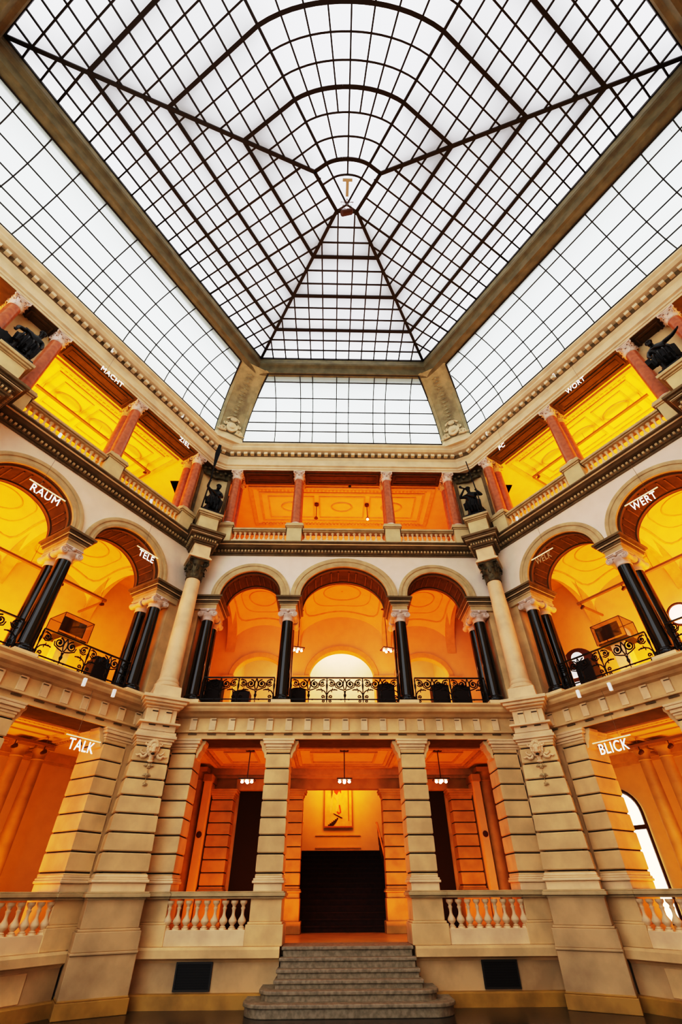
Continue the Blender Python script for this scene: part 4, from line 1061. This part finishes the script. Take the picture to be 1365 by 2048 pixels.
# ------------------------------------------------------------------ rear of the ground floor gallery
def gpier(lab, x0, x1, F=FB, y0=GD-.45):
    return pier('gallery_pier', lab, F, x0, x1, y0=y0, y1=GD-.02, m='gal_stone', group='orange-lit gallery piers')
for s in (-1, 1):
    nm = side_name(s)
    for a, b, l in ((1.22, 1.86, 'orange-lit banded pier beside the staircase, %s side'), (3.35, 4.0, 'orange-lit banded pier at the back of the %s bay')):
        q = sorted((s*a, s*b)); t = pier('gallery_pier', l % nm, FB, q[0], q[1], y0=GD-.5, y1=GD-.02, m='gal_stone', group='orange-lit gallery piers', ped=False)
        t.matrix_local = FB @ T((0, 0, .85)) @ Matrix.Diagonal((1, 1, .845, 1)) @ T((0, 0, -.85))
        obj('pedestal', MB().box(q[0]-.03, q[1]+.03, GD-.56, GD-.02, .85, 1.70).box(q[0]-.08, q[1]+.08, GD-.62, GD-.02, .85, 1.15), 'gal_stone', t, bevel=.02)
    # dark side doorway and lit pilaster, round column
    q = sorted((s*1.95, s*3.25)); dd = thing('doorway', 'dark side doorway at the back of the %s bay' % nm, 'doorway', FB, 'dark side doorways')
    obj('shade_panel', MB().box(q[0], q[1], GD-.03, GD+.01, .85, 4.15), 'dark', dd)  # dark sheet on the wall, painted as the shade inside the doorway
    obj('lintel', MB().box(q[0]-.1, q[1]+.1, GD-.25, GD, 4.15, 4.45), 'gal_stone', dd)
    q = sorted((s*4.06, s*4.26)); ps = thing('pilaster', 'flat orange-lit pilaster with a dark roundel, back of the %s bay' % nm, 'pilaster', FB, 'gallery pilasters')
    obj('shaft', MB().box(q[0], q[1], GD-.75, GD-.1, .85, 4.3), 'gal', ps)
    obj('roundel', MB().lathe([(.001,0),(.07,0),(.08,.02),(.001,.03)], n=20, mtx=T((s*4.16, GD-.745, 2.97)) @ Matrix.Rotation(pi/2, 4, 'X')), 'lampmetal', ps, smooth=True)
    obj('capital', MB().box(q[0]-.04, q[1]+.04, GD-.8, GD, 4.3, 4.5), 'gal_stone', ps, bevel=.02)
def round_col(lab, x, y, F, r=.2, ztop=4.75, grp='gallery columns'):
    t = thing('gallery_column', lab, 'column', F @ T((x, y, .85)), grp); h = ztop-.85
    obj('base', MB().box(-r*1.4,r*1.4,-r*1.4,r*1.4,0,.2).lathe([(r*1.35,.2),(r*1.35,.27),(r*1.15,.32),(r*1.05,.36)], n=24), 'gal_stone', t, smooth=True)
    obj('shaft', MB().lathe([(r*(1-.14*(i/8)**1.5), .34+(h-.75)*i/8) for i in range(9)], n=24), 'gal_stone', t, smooth=True)
    obj('capital', MB().lathe([(r*.88,h-.42),(r*.98,h-.40),(r*.88,h-.37),(r*.9,h-.28),(r*1.15,h-.22),(r*1.25,h-.18)], n=24).box(-r*1.35,r*1.35,-r*1.35,r*1.35,h-.18,h-.05), 'gal_stone', t, smooth=True)
for s in (-1, 1):
    nm = side_name(s); F = FL if s < 0 else FR
    round_col('plain round orange-lit column at the back of the %s bay' % nm, s*4.5, GD-.5, FB)
    for k, x in enumerate((1.30, 1.85, 2.9, 3.5, 4.6)):
        round_col('smooth orange-lit column of the %s ground floor gallery, %s from the corner' % (nm, ('first','second','third','fourth','fifth')[k]), s*x, 2.55, F, .17)
# windows on the right
w1 = thing('arched_window', 'tall arched dark-framed daylight window in the right ground floor gallery', 'window', FR @ T((-.42, GD-.04, 0)))
def arch_outline(hw, z0, zs, n=14): return [(-hw, z0), (hw, z0)]+[(hw*cos(pi*i/n), zs+hw*sin(pi*i/n)) for i in range(n+1)]
obj('pane', MB().prism(arch_outline(.58, 1.1, 3.35), -.01, .02), 'win_glass', w1)
fr = MB(); o_ = arch_outline(.60, 1.05, 3.35)
fr.tube([(x, -.04, z) for x, z in o_], .05, 4, True); fr.box(-.6,.6,-.07,0,2.98,3.08).box(-.03,.03,-.06,0,1.1,3.9)
obj('frame', fr, 'dark_wood', w1)
w2 = thing('round_topped_window', 'dark wooden window with a bright round light above, right first floor gallery', 'window', FR @ T((.52, 2.45, 0)) @ RZ(radians(12)))
obj('frame', MB().prism(arch_outline(.52, 5.66, 7.22), .02, .10), 'dark_wood', w2)
obj('round_pane', MB().prism([(.19*cos(2*pi*i/24), 7.42+.19*sin(2*pi*i/24)) for i in range(24)], -.01, .03), 'win_glass', w2)
for x in (-.24, .17):
    for z0, z1 in ((6.85,7.1), (6.4,6.72), (5.95,6.3)):
        obj('pane', MB().box(x-.12, x+.12, -.01, .03, z0, z1), 'win_glass', w2)
w3 = thing('round_window', 'bright round window at the right picture edge behind the railing', 'window', FR @ T((3.55, 3.3, 0)))
obj('pane', MB().prism([(.3*cos(2*pi*i/24), 7.9+.3*sin(2*pi*i/24)) for i in range(24)], -.01, .03), 'win_glass', w3)
obj('frame', MB().tube([(.32*cos(2*pi*i/24), 0, 7.9+.32*sin(2*pi*i/24)) for i in range(24)], .04, 5, True), 'dark_wood', w3)
# ------------------------------------------------------------------ painting on the stair landing wall
pt = thing('painting', 'tall framed painting of striding pale legs above a tiny black staircase', 'painting', FB @ T((-.04, 8.93, 0)))
obj('canvas', MB().box(-.55,.55,-.02,.03,3.72,5.6), 'canvas', pt)
fr = MB(); fr.box(-.58,.58,-.05,.0,3.68,3.73).box(-.58,.58,-.05,0,5.6,5.65).box(-.585,-.55,-.05,0,3.73,5.6).box(.55,.585,-.05,0,3.73,5.6); obj('frame', fr, 'frame_wood', pt)
def flat(poly, m, nm, y=-.03): obj(nm, MB().prism(poly, y, y+.008), m, pt)
flat([(-.22,5.5),(.02,5.5),(.06,5.0),(.04,4.6),(.0,4.35),(-.08,4.2),(-.12,4.3),(-.05,4.6),(-.2,4.75),(-.22,4.5),(-.3,4.2),(-.35,4.15),(-.33,4.4),(-.3,4.9)], 'pink', 'painted_legs')
flat([(-.2,5.55),(.1,5.55),(.12,4.85),(.03,4.95),(-.06,4.8),(-.18,4.9)], 'redpaint', 'painted_red_skirt', -.036)
flat([(-.3,5.5),(-.2,5.5),(-.22,4.9),(-.28,4.65),(-.31,4.9)], 'greenpaint', 'painted_dark_sleeve', -.037)
flat([(.02,4.45),(.07,4.45),(.12,4.2),(.02,4.13),(-.06,4.2),(-.04,4.24),(.03,4.18),(.07,4.22)], 'redpaint', 'painted_foot_outline', -.038)
stairp = [(-.42,3.74)]
for i in range(6): stairp += [(-.42+i*.07, 3.74+(i+1)*.045+.0), (-.42+(i+1)*.07, 3.74+(i+1)*.045)]
stairp += [(.0,3.98),(-.12,3.82),(-.2,3.74)]
flat(stairp, 'blackpaint', 'painted_staircase', -.036)
flat([(-.2,4.17),(.16,4.02),(.17,3.99),(.1,4.0),(-.2,4.14)], 'blackpaint', 'painted_handrail', -.037)
flat([(.38,5.5),(.43,5.5),(.44,3.9),(.41,3.9)], 'frame_wood', 'painted_post', -.036)
# ------------------------------------------------------------------ hanging lamps
def chandelier(label, F, x, y, z, ztop, spin=0, grp='square plate lamps'):
    t = thing('pendant_lamp', label, 'pendant lamp', F @ T((x, y, z)) @ RZ(spin), grp)
    obj('rod', MB().tube([(0,0,.03),(0,0,ztop-z)], .014, 6).box(-.12,.12,-.05,.05,ztop-z-.02,ztop-z), 'lampmetal', t)
    obj('plate', MB().box(-.21,.21,-.17,.17,0,.035), 'lampmetal', t, bevel=.008)
    for px, py in ((-.13,0),(0,-.1),(.13,0),(0,.1)):
        o = obj('bulb', MB().ball((px, py, -.035), .042, 8, (1,1,.8)), 'bulb', t, smooth=True)
for x, l in ((-2.66, 'left bay'), (0, 'centre bay'), (2.66, 'right bay')):
    chandelier('square dark pendant lamp with four glowing bulbs, ground floor %s' % l, FB, x, 1.05, 4.02, 4.75)
for x, l in ((-1.55, 'left'), (1.54, 'right')):
    chandelier('pendant lamp with four glowing bulbs under the first floor vault, %s one' % l, FB, x, 1.75, 8.05, 9.55 if x < 0 else 9.6, .3)
for x, l in ((-1.12, 'left'), (1.12, 'right')):
    t = thing('pendant_lamp', 'small dark pendant lamp below the second floor ceiling, %s one' % l, 'pendant lamp', FB @ T((x, 1.9, 14.05)), 'second floor pendants')
    obj('rod', MB().tube([(0,0,.05),(0,0,.83)], .016, 6).lathe([(.10,.76),(.09,.83),(.01,.84)], n=12), 'lampmetal', t)
    obj('shade', MB().lathe([(.09,0),(.07,.05),(.02,.09)], n=12), 'lampmetal', t)
    if x > 0: obj('red_bulb', MB().ball((0,0,-.02), .06, 8), 'redbulb', t, smooth=True)
db = obj('dark_ball', MB().ball((0,0,0), .06, 10), 'blackpaint', None, FB @ T((.30, .4, 14.55)), smooth=True); tag(db, 'small black ball hanging before the orange second floor ceiling', 'ball')
# ------------------------------------------------------------------ lighting tracks and spot heads
def track(label, F, x0, x1, y, z, ztop, sp, dirn=1):
    t = thing('lighting_track', label, 'lighting track', F, 'lighting tracks')
    b = MB(); b.box(x0, x1, y-.05, y+.05, z, z+.06); obj('rail', b, 'track', t)
    e = x1 if abs(x1) < abs(x0) else x0
    b2 = MB(); b2.bar((e, y, z+.03), (e, y+1.4, z+.03), .06); obj('cross_rail', b2, 'track', t)
    for x in sp:
        obj('spotlight', MB().tube([(x, y, z), (x, y, z-.10)], .012, 5).lathe([(.03,-.06),(.05,.0),(.05,.07),(.02,.09)], n=12, mtx=T((x, y, z-.14)) @ Matrix.Rotation(radians(60), 4, 'Y')), 'lampmetal', t, smooth=True)
    h = MB()
    for x in (x0+.2, (x0+x1)/2, x1-.2): h.tube([(x, y, z+.05), (x, y, ztop)], .006, 4)
    obj('hangers', h, 'track', t)
for s in (-1, 1):
    nm = side_name(s); F = FL if s < 0 else FR
    q = sorted((s*1.6, s*6.35)); track('long brown lighting track under the yellow second floor ceiling, %s wall' % nm, F, q[0], q[1], 2.0, 14.5, 14.9, [s*1.8])
    q = sorted((s*1.4, s*6.4)); track('lighting track with spots below the first floor vault, %s wall' % nm, F, q[0], q[1], 2.0, 8.8, 9.6, [s*1.5, s*2.9, s*4.9])
    q = sorted((s*1.35, s*6.0)); track('lighting track with spots below the ground floor ceiling, %s wall' % nm, F, q[0], q[1], 1.95, 4.56, 4.8, [s*1.55, s*2.3, s*3.0])
    # display cases
    for k, (a, zc) in enumerate(((1.75, 7.13), (5.0, 7.13))):
        dc = thing('display_case', 'glass display case with dark text panel behind the railing, %s wall, %s' % (nm, ('near the corner', 'farther along')[k]), 'display case', F @ T((s*(a+.45), 1.85, 0)), 'glass display cases')
        obj('pedestal', MB().box(-.2,.2,-.15,.2,5.66,zc), 'white_marble', dc)
        obj('dark_panel', MB().box(-.40,.30,-.30,-.27,zc+.12,zc+.52).box(-.42,.42,-.35,.35,zc,zc+.04), 'case_dark', dc)
        obj('glass_box', MB().box(-.45,.45,-.38,.38,zc,zc+.60), 'clear', dc)
        ed = MB()
        for x in (-.45,.45):
            for y in (-.38,.38): ed.box(x-.008,x+.008,y-.008,y+.008,zc,zc+.6)
        for y in (-.38,.38): ed.box(-.45,.45,y-.008,y+.008,zc+.59,zc+.605)
        for x in (-.45,.45): ed.box(x-.008,x+.008,-.38,.38,zc+.59,zc+.605)
        obj('edges', ed, 'case_dark', dc)
    cab = obj('dark_cabinet', MB().box(-.25,.25,-.2,.2,0,.9).box(-.2,.2,-.15,.15,.9,1.0), 'blackpaint', None, F @ T((s*1.5, .95, 5.66)), bevel=.02); tag(cab, 'low black cabinet behind the iron railing near the corner, %s wall' % nm, 'cabinet')
for x, l, h in ((-3.95, 'far left', 1.05), (-3.1, 'left', .72), (-1.42, 'left of centre', .8), (1.28, 'right of centre', .95), (2.95, 'right', .95), (3.6, 'far right', .9)):
    cab = obj('dark_cabinet', MB().box(-.26,.26,-.2,.2,0,h*.9).lathe([(.25,h*.9),(.2,h*.95),(.05,h)], n=16), 'blackpaint', None, FB @ T((x, .95, 5.66)), bevel=.02)
    tag(cab, 'dark rounded exhibit plinth behind the end wall railing, %s' % l, 'cabinet')
# ------------------------------------------------------------------ hanging words
def sign(text, F, x, z, w, h, y, label, bar=True, zbox=15.62, ztop=None, lit=True):
    t = thing('hanging_word', label, 'sign', F @ T((x, y, z)), None)
    cu = bpy.data.curves.new('t', 'FONT'); cu.body = text; cu.size = 1; cu.extrude = .015; cu.offset = .0; cu.space_character = 1.1; cu.align_x = 'CENTER'
    o = bpy.data.objects.new('t', cu); COL.objects.link(o); dg = bpy.context.evaluated_depsgraph_get(); me = bpy.data.meshes.new_from_object(o.evaluated_get(dg))
    bpy.data.objects.remove(o)
    xs = [v.co.x for v in me.vertices]; ys = [v.co.y for v in me.vertices]; kx = w/(max(xs)-min(xs)); ky = h/(max(ys)-min(ys)); cx = (max(xs)+min(xs))/2; y0 = min(ys)
    for v in me.vertices: v.co = ((v.co.x-cx)*kx, -v.co.z*.5, (v.co.y-y0)*ky)
    me.name = 'letters'; me.materials.clear(); me.materials.append(M['sign'] if lit else M['archivolt'])
    obj('letters', me, None, t)
    if bar: obj('light_bar', MB().box(-w/2-.12, w/2+.12, -.015,.015,h+.03,h+.05), 'bar_light', t)
    obj('suspension_wire', MB().tube([(-w*.3 if x < 0 else w*.3, 0, h), (-w*.3 if x < 0 else w*.3, 0, (ztop or zbox)-z)], .004, 4), 'wire', t)
    return t
SG = [('MACHT', -1, 5.22, 14.47, .80, .22, 'glowing white word MACHT before the left second floor gallery', 0, 15.6),
 ('ZIEL', -1, 2.01, 14.42, .50, .20, 'glowing white word ZIEL before the left second floor gallery', 0, 15.6),
 ('RAUM', -1, 5.19, 9.20, .72, .22, 'glowing white word RAUM hanging in the left wall arch', 1, 11.3),
 ('TELE', -1, 2.02, 9.22, .54, .21, 'glowing white word TELE hanging in the left wall arch', 1, 11.3),
 ('TALK', -1, 2.03, 4.08, .62, .22, 'glowing white word TALK hanging in the left ground floor opening', 1, 5.4),
 ('WORT', 1, 5.20, 14.44, .68, .22, 'glowing white word WORT before the right second floor gallery', 0, 15.6),
 ('PC', 1, 2.03, 14.42, .27, .20, 'glowing white word PC before the right second floor gallery', 0, 15.6),
 ('WERT', 1, 5.18, 9.22, .64, .22, 'glowing white word WERT hanging in the right wall arch', 1, 11.3),
 ('WELK', 1, 2.10, 9.24, .54, .20, 'unlit word WELK hanging in the right wall arch', 1, 11.3),
 ('BLICK', 1, 2.14, 4.05, .68, .22, 'glowing white word BLICK hanging in the right ground floor opening', 1, 5.4)]
for tx, s, sx, z, w, h, lb, br, zt in SG:
    sign(tx, FL if s < 0 else FR, s*sx, z, w, h, -.38 if z > 14 else -.42, lb, bool(br), ztop=zt, lit=tx != 'WELK')
BX = [(-1, 5.62, 15.62, .3), (-1, 2.46, 15.62, .3), (-1, 5.66, 11.0, .5), (-1, 2.58, 11.0, .5), (-1, 2.64, 5.36, .6), (-1, 1.84, 5.34, .6), (1, 4.79, 15.66, .3), (1, 1.63, 15.66, .3), (1, 1.8, 11.0, .5), (1, 1.9, 5.34, .6), (1, 2.7, 5.28, .6)]
for i, (s, x, z, w) in enumerate(BX):
    lev = 'main cornice' if z > 15 else ('string cornice' if z > 10 else 'first floor cornice')
    b = obj('cable_box', MB().box(-.035,.035,-.06,.0,-.09,.09), 'box_white', None, (FL if s < 0 else FR) @ T((s*x, -w-.06, z)), bevel=.006)
    tag(b, 'small white cable box, %s, %s wall, %s' % (lev, side_name(s), 'nearer the corner' if x < 2.6 else 'farther from the corner'), 'box', 'white cable boxes')
# ------------------------------------------------------------------ bronze statues
def skin_body(name, nodes, edges, parent, m='bronze', root=None, label=None):
    """nodes: key -> ((x,y,z), radius)"""
    keys = list(nodes); me = bpy.data.meshes.new(name); me.from_pydata([nodes[k][0] for k in keys], [(keys.index(a), keys.index(b)) for a, b in edges], [])
    me.materials.append(M[m]); o = bpy.data.objects.new(name, me); COL.objects.link(o)
    o.modifiers.new('skin', 'SKIN'); o.modifiers.new('sub', 'SUBSURF').levels = 2; o.modifiers['sub'].render_levels = 2
    sv = me.skin_vertices[0].data
    for i, k in enumerate(keys):
        r = nodes[k][1]; sv[i].radius = (r, r) if not isinstance(r, tuple) else r; sv[i].use_root = (k == (root or 'pelvis'))
    dg = bpy.context.evaluated_depsgraph_get(); dg.update(); me2 = bpy.data.meshes.new_from_object(o.evaluated_get(dg)); bpy.data.objects.remove(o)
    for p in me2.polygons: p.use_smooth = True
    me2.name = name
    if not me2.materials: me2.materials.append(M[m])
    o2 = bpy.data.objects.new(name, me2); COL.objects.link(o2); o2.parent = parent
    return o2
def hand(mb, p, d, r=.012):
    p = Vector(p); d = Vector(d).normalized(); side = d.cross(Vector((0,1,0))).normalized()
    mb.ball(tuple(p), .034, 6, (1,.7,1.1))
    for i, f in enumerate((-.026, -.009, .009, .026)):
        a = p+side*f; L = (.06,.07,.068,.055)[i]; mb.tube([tuple(a), tuple(a+d*L*.6+Vector((0,-.012,0))), tuple(a+d*L+Vector((0,.01,0)))], [r,r*.9,r*.7], 5)
    mb.tube([tuple(p-side*.02), tuple(p-side*.05+d*.03+Vector((0,-.02,0)))], [r,r*.8], 5)
EDG = [('pelvis','belly'),('belly','chest'),('chest','neck'),('neck','head'),('head','crown'),('chest','shL'),('shL','elL'),('elL','haL'),('chest','shR'),('shR','elR'),('elR','haR'),('pelvis','hpL'),('hpL','knL'),('knL','anL'),('anL','toL'),('pelvis','hpR'),('hpR','knR'),('knR','anR'),('anR','toR')]
def figure(t, arms, head=(0,-.02,1.50), lean=0, kneeL=(-.16,-.30,.72), kneeR=(.16,-.30,.70), footL=(-.17,-.24,.12), footR=(.17,-.26,.12), beard=True, dn=''):
    hx, hy, hz = head; l = lean
    N = {'pelvis': ((l*0,0,.74), .15), 'belly': ((l*.3,-.01,.93), .135), 'chest': ((l*.7,-.02,1.16), (.17,.13)), 'neck': ((l*.9+hx*.3,-.02,1.36), .055), 'head': ((hx,hy-.01,hz-.03), .078), 'crown': ((hx,hy,hz+.07), .062),
         'hpL': ((-.11,-.05,.70), .105), 'knL': (kneeL, .082), 'anL': (footL, .048), 'toL': ((footL[0]-.02, footL[1]-.14, footL[2]-.05), .035),
         'hpR': ((.11,-.05,.70), .105), 'knR': (kneeR, .082), 'anR': (footR, .048), 'toR': ((footR[0]+.02, footR[1]-.14, footR[2]-.05), .035),
         'shL': ((l*.8-.20,-.02,1.24), .072), 'shR': ((l*.8+.20,-.02,1.24), .072)}
    N.update({'elL': (arms[0], .052), 'haL': (arms[1], .036), 'elR': (arms[2], .052), 'haR': (arms[3], .036)})
    skin_body('body', N, EDG, t)
    hd = MB(); hand(hd, arms[1], Vector(arms[1])-Vector(arms[0])); obj('left_hand', hd, 'bronze', t, smooth=True)
    hd = MB(); hand(hd, arms[3], Vector(arms[3])-Vector(arms[2])); obj('right_hand', hd, 'bronze', t, smooth=True)
    f = MB(); f.ball((hx, hy-.085, hz-.01), .018, 6, (.8,1,1.4)); f.ball((hx-.03,hy-.07,hz+.02), .014, 6).ball((hx+.03,hy-.07,hz+.02), .014, 6).ball((hx,hy-.075,hz-.05), .018, 6, (1.5,.6,.5))
    f.ball((hx-.08,hy,hz), .02, 6, (.5,1,1.4)).ball((hx+.08,hy,hz), .02, 6, (.5,1,1.4)); obj('facial_features', f, 'bronze', t, smooth=True)
    h = MB(); rnd = random.Random(5)
    for i in range(26):
        a = rnd.uniform(0, 2*pi); e = rnd.uniform(.1, 1.4); h.ball((hx+.075*cos(a)*cos(e), hy+.02+.07*sin(a)*cos(e)*(1 if sin(a) > 0 else .5), hz+.04+.075*sin(e)), .032, 5)
    obj('curly_hair', h, 'bronze', t, smooth=True)
    if beard:
        b = MB()
        for i in range(9): b.ball((hx+(i % 3-1)*.03, hy-.07-.01*(i//3), hz-.07-.035*(i//3)), .032, 5)
        obj('beard', b, 'bronze', t, smooth=True)
    # drapery over lap and seat
    dr = MB(); n = 14
    for i in range(n+1):
        u = -1+2*i/n; x = .30*u; fz = .02*sin(i*2.4)
        dr.v += [(x*.8, .10, .84+fz), (x, -.16, .82+fz*.5-.05*abs(u)), (x*1.05, -.36+fz, .74-.10*abs(u)), (x*1.0, -.37+.03*sin(i*1.9), .48-.12*abs(u)), (x*.9, -.33+.04*sin(i*1.9+1), .30-.1*u)]
        dr.v += [(p[0], p[1]+.035, p[2]-.03) for p in dr.v[-5:]]
    dr.f += [(i*10+j, (i+1)*10+j, (i+1)*10+j+1, i*10+j+1) for i in range(n) for j in range(4)]+[(i*10+5+j, i*10+5+j+1, (i+1)*10+5+j+1, (i+1)*10+5+j) for i in range(n) for j in range(4)]
    obj('draped_cloth', dr, 'bronze', t, smooth=True)
    for k in range(4): obj('cloth_fold', MB().tube([(-.2+.13*k,-.1,.86),(-.18+.12*k,-.33,.78),(-.2+.14*k,-.40,.6),(-.22+.14*k,-.38,.36)], [.02,.03,.028,.012], 6), 'bronze', t, smooth=True)
    sash = MB(); sash.tube([(-.2,-.05,1.28),(-.05,-.17,1.14),(.12,-.17,.98),(.17,-.05,.90)], [.03,.04,.04,.03], 6); obj('sash', sash, 'bronze', t, smooth=True)
    # rocky seat
    rk = MB(); rnd = random.Random(11)
    rk.box(-.36,.36,-.38,.30,0,.10, taper=.95)
    for i in range(14): rk.ball((rnd.uniform(-.22,.22), rnd.uniform(-.08,.22), rnd.uniform(.12,.52)), rnd.uniform(.12,.2), 6, (1,1,.8))
    rk.ball((0,.1,.5), .22, 8); obj('rocky_seat', rk, 'bronze', t, smooth=False)
PZ = 11.86
t = thing('bronze_statue', 'seated bearded dark bronze figure with raised arm gripping a tall oar, left corner', 'statue', FCL @ T((0, -.80, PZ)))
figure(t, ((-.30,-.02,1.40), (-.27,-.06,1.66), (.30,-.12,1.02), (.10,-.26,.90)), head=(.10,-.05,1.54), lean=.06)
obj('oar', MB().tube([(-.36,-.22,.02),(-.29,-.10,1.2),(-.27,-.08,1.7),(-.26,-.06,2.6)], .026, 6).prism([(-.30,2.5),(-.22,2.5),(-.17,3.2),(-.19,3.72),(-.30,3.72),(-.35,3.2)], -.075, -.045), 'bronze', t)
t = thing('bronze_statue', 'seated dark bronze figure blowing a horn and holding a long staff, right corner', 'statue', FCR @ T((0, -.80, PZ)))
figure(t, ((-.42,-.10,1.18), (-.20,-.16,1.46), (.40,-.05,1.06), (.24,-.15,1.28)), head=(-.06,-.05,1.54), lean=-.02, beard=False)
obj('staff', MB().tube([(.30,-.28,.04),(.24,-.17,1.28),(.14,.02,3.05)], .02, 6), 'bronze', t)
obj('horn', MB().tube([(-.08,-.15,1.52),(-.16,-.2,1.5),(-.25,-.22,1.55),(-.3,-.2,1.64)], [.012,.02,.035,.055], 8), 'bronze', t, smooth=True)
t = thing('bronze_statue', 'dark bronze figure leaning beside a cog wheel, high on the left wall', 'statue', FL @ T((-MID, -.80, PZ)))
figure(t, ((-.34,-.10,1.10), (-.36,-.18,.86), (.32,-.08,1.02), (.30,-.25,.78)), head=(.16,-.05,1.52), lean=.12, beard=False)
wh = MB(); wh.lathe([(.05,-.06),(.28,-.06),(.30,-.04),(.30,.04),(.28,.06),(.05,.06)], n=24, mtx=T((-.44,-.1,.30)) @ Matrix.Rotation(pi/2, 4, 'X'))
for i in range(12):
    a = 2*pi*i/12; wh.ball((-.44+.32*cos(a), -.1, .30+.32*sin(a)), .04, 5)
obj('cog_wheel', wh, 'bronze', t, smooth=False)
t = thing('bronze_statue', 'dark bronze figure stretching one arm outward, high on the right wall', 'statue', FR @ T((MID, -.80, PZ)))
figure(t, ((-.30,-.12,1.02), (-.26,-.26,.80), (.40,-.14,1.14), (.56,-.30,1.06)), head=(-.10,-.05,1.54), lean=-.06)
obj('book', MB().box(-.42,-.30,-.35,-.1,.55,.75), 'bronze', t)


# ================================================================== LIGHT AND CAMERA
w = bpy.data.worlds.new('sky'); SC.world = w; w.use_nodes = True
bg = w.node_tree.nodes['Background']; bg.inputs[0].default_value = (.96, .965, .99, 1); bg.inputs[1].default_value = 1.5
def area(name, loc, size, power, col, rot=(0,0,0), sy=None, parent_m=None):
    l = bpy.data.lights.new(name, 'AREA'); l.energy = power; l.color = col; l.size = size
    if sy: l.shape = 'RECTANGLE'; l.size_y = sy
    o = bpy.data.objects.new(name, l); COL.objects.link(o)
    m = T(loc) @ Matrix.Rotation(rot[0], 4, 'X') @ Matrix.Rotation(rot[1], 4, 'Y')
    o.matrix_world = (parent_m @ m) if parent_m is not None else m
    return o
OR = (1, .25, .001); YE = (1, .46, .002)
UP = (pi, 0, 0)
# galleries: warm uplights standing on the gallery floors
area('uplight', (0, 2.1, 11.3), 8, 190, OR, UP, 2.2, FB)
area('uplight', (0, 2.1, 5.9), 8, 215, OR, UP, 2.2, FB)
area('uplight', (0, 1.9, 1.0), 8, 130, OR, UP, 2.0, FB)
for s, F in ((-1, FL), (1, FR)):
    area('uplight', (s*6.5, 2.1, 11.3), 12, 430, YE, UP, 2.2, F)
    area('uplight', (s*6.5, 2.1, 5.9), 12, 470, (1, .38, .002), UP, 2.2, F)
    area('uplight', (s*7.0, 1.9, 1.0), 12, 300, (1, .38, .002), UP, 2.0, F)
area('stair_hall_lamp', (0, 7.6, 5.4), 1.5, 75, (1,.27,.004), (radians(60), 0, 0), None, FB)
area('upper_hall_lamp', (0, 6.0, 10.5), 3, 110, (1,.80,.55), (0, 0, 0), None, FB)
SC.view_settings.view_transform = 'Standard'; SC.view_settings.look = 'None'
vs_ = SC.view_settings; vs_.use_curve_mapping = True; cmp_ = vs_.curve_mapping; W_ = 2.0
cmp_.white_level = (W_, W_, W_); cv = cmp_.curves[3]
pts_ = [(0, 0), (.03, .012), (.08, .06), (.18, .23), (.35, .52), (.6, .73), (1.0, .84), (1.5, .91), (2.0, .97)]
while len(cv.points) > 2: cv.points.remove(cv.points[1])
cv.points[0].location = (0, 0); cv.points[-1].location = (1, .97)
for x_, y_ in pts_[1:-1]: cv.points.new(x_/W_, y_)
cmp_.update()
cam = bpy.data.cameras.new('camera'); co = bpy.data.objects.new('camera', cam); COL.objects.link(co); SC.camera = co
cam.sensor_fit = 'VERTICAL'; cam.sensor_height = 24; cam.lens = 891.2279/2048*24; cam.clip_end = 200
co.matrix_world = T((-.3981, 0, 1.66)) @ Matrix.Rotation(-.0244, 4, 'Z') @ Matrix.Rotation(pi/2+.7083, 4, 'X') @ Matrix.Rotation(-.0053, 4, 'Z')
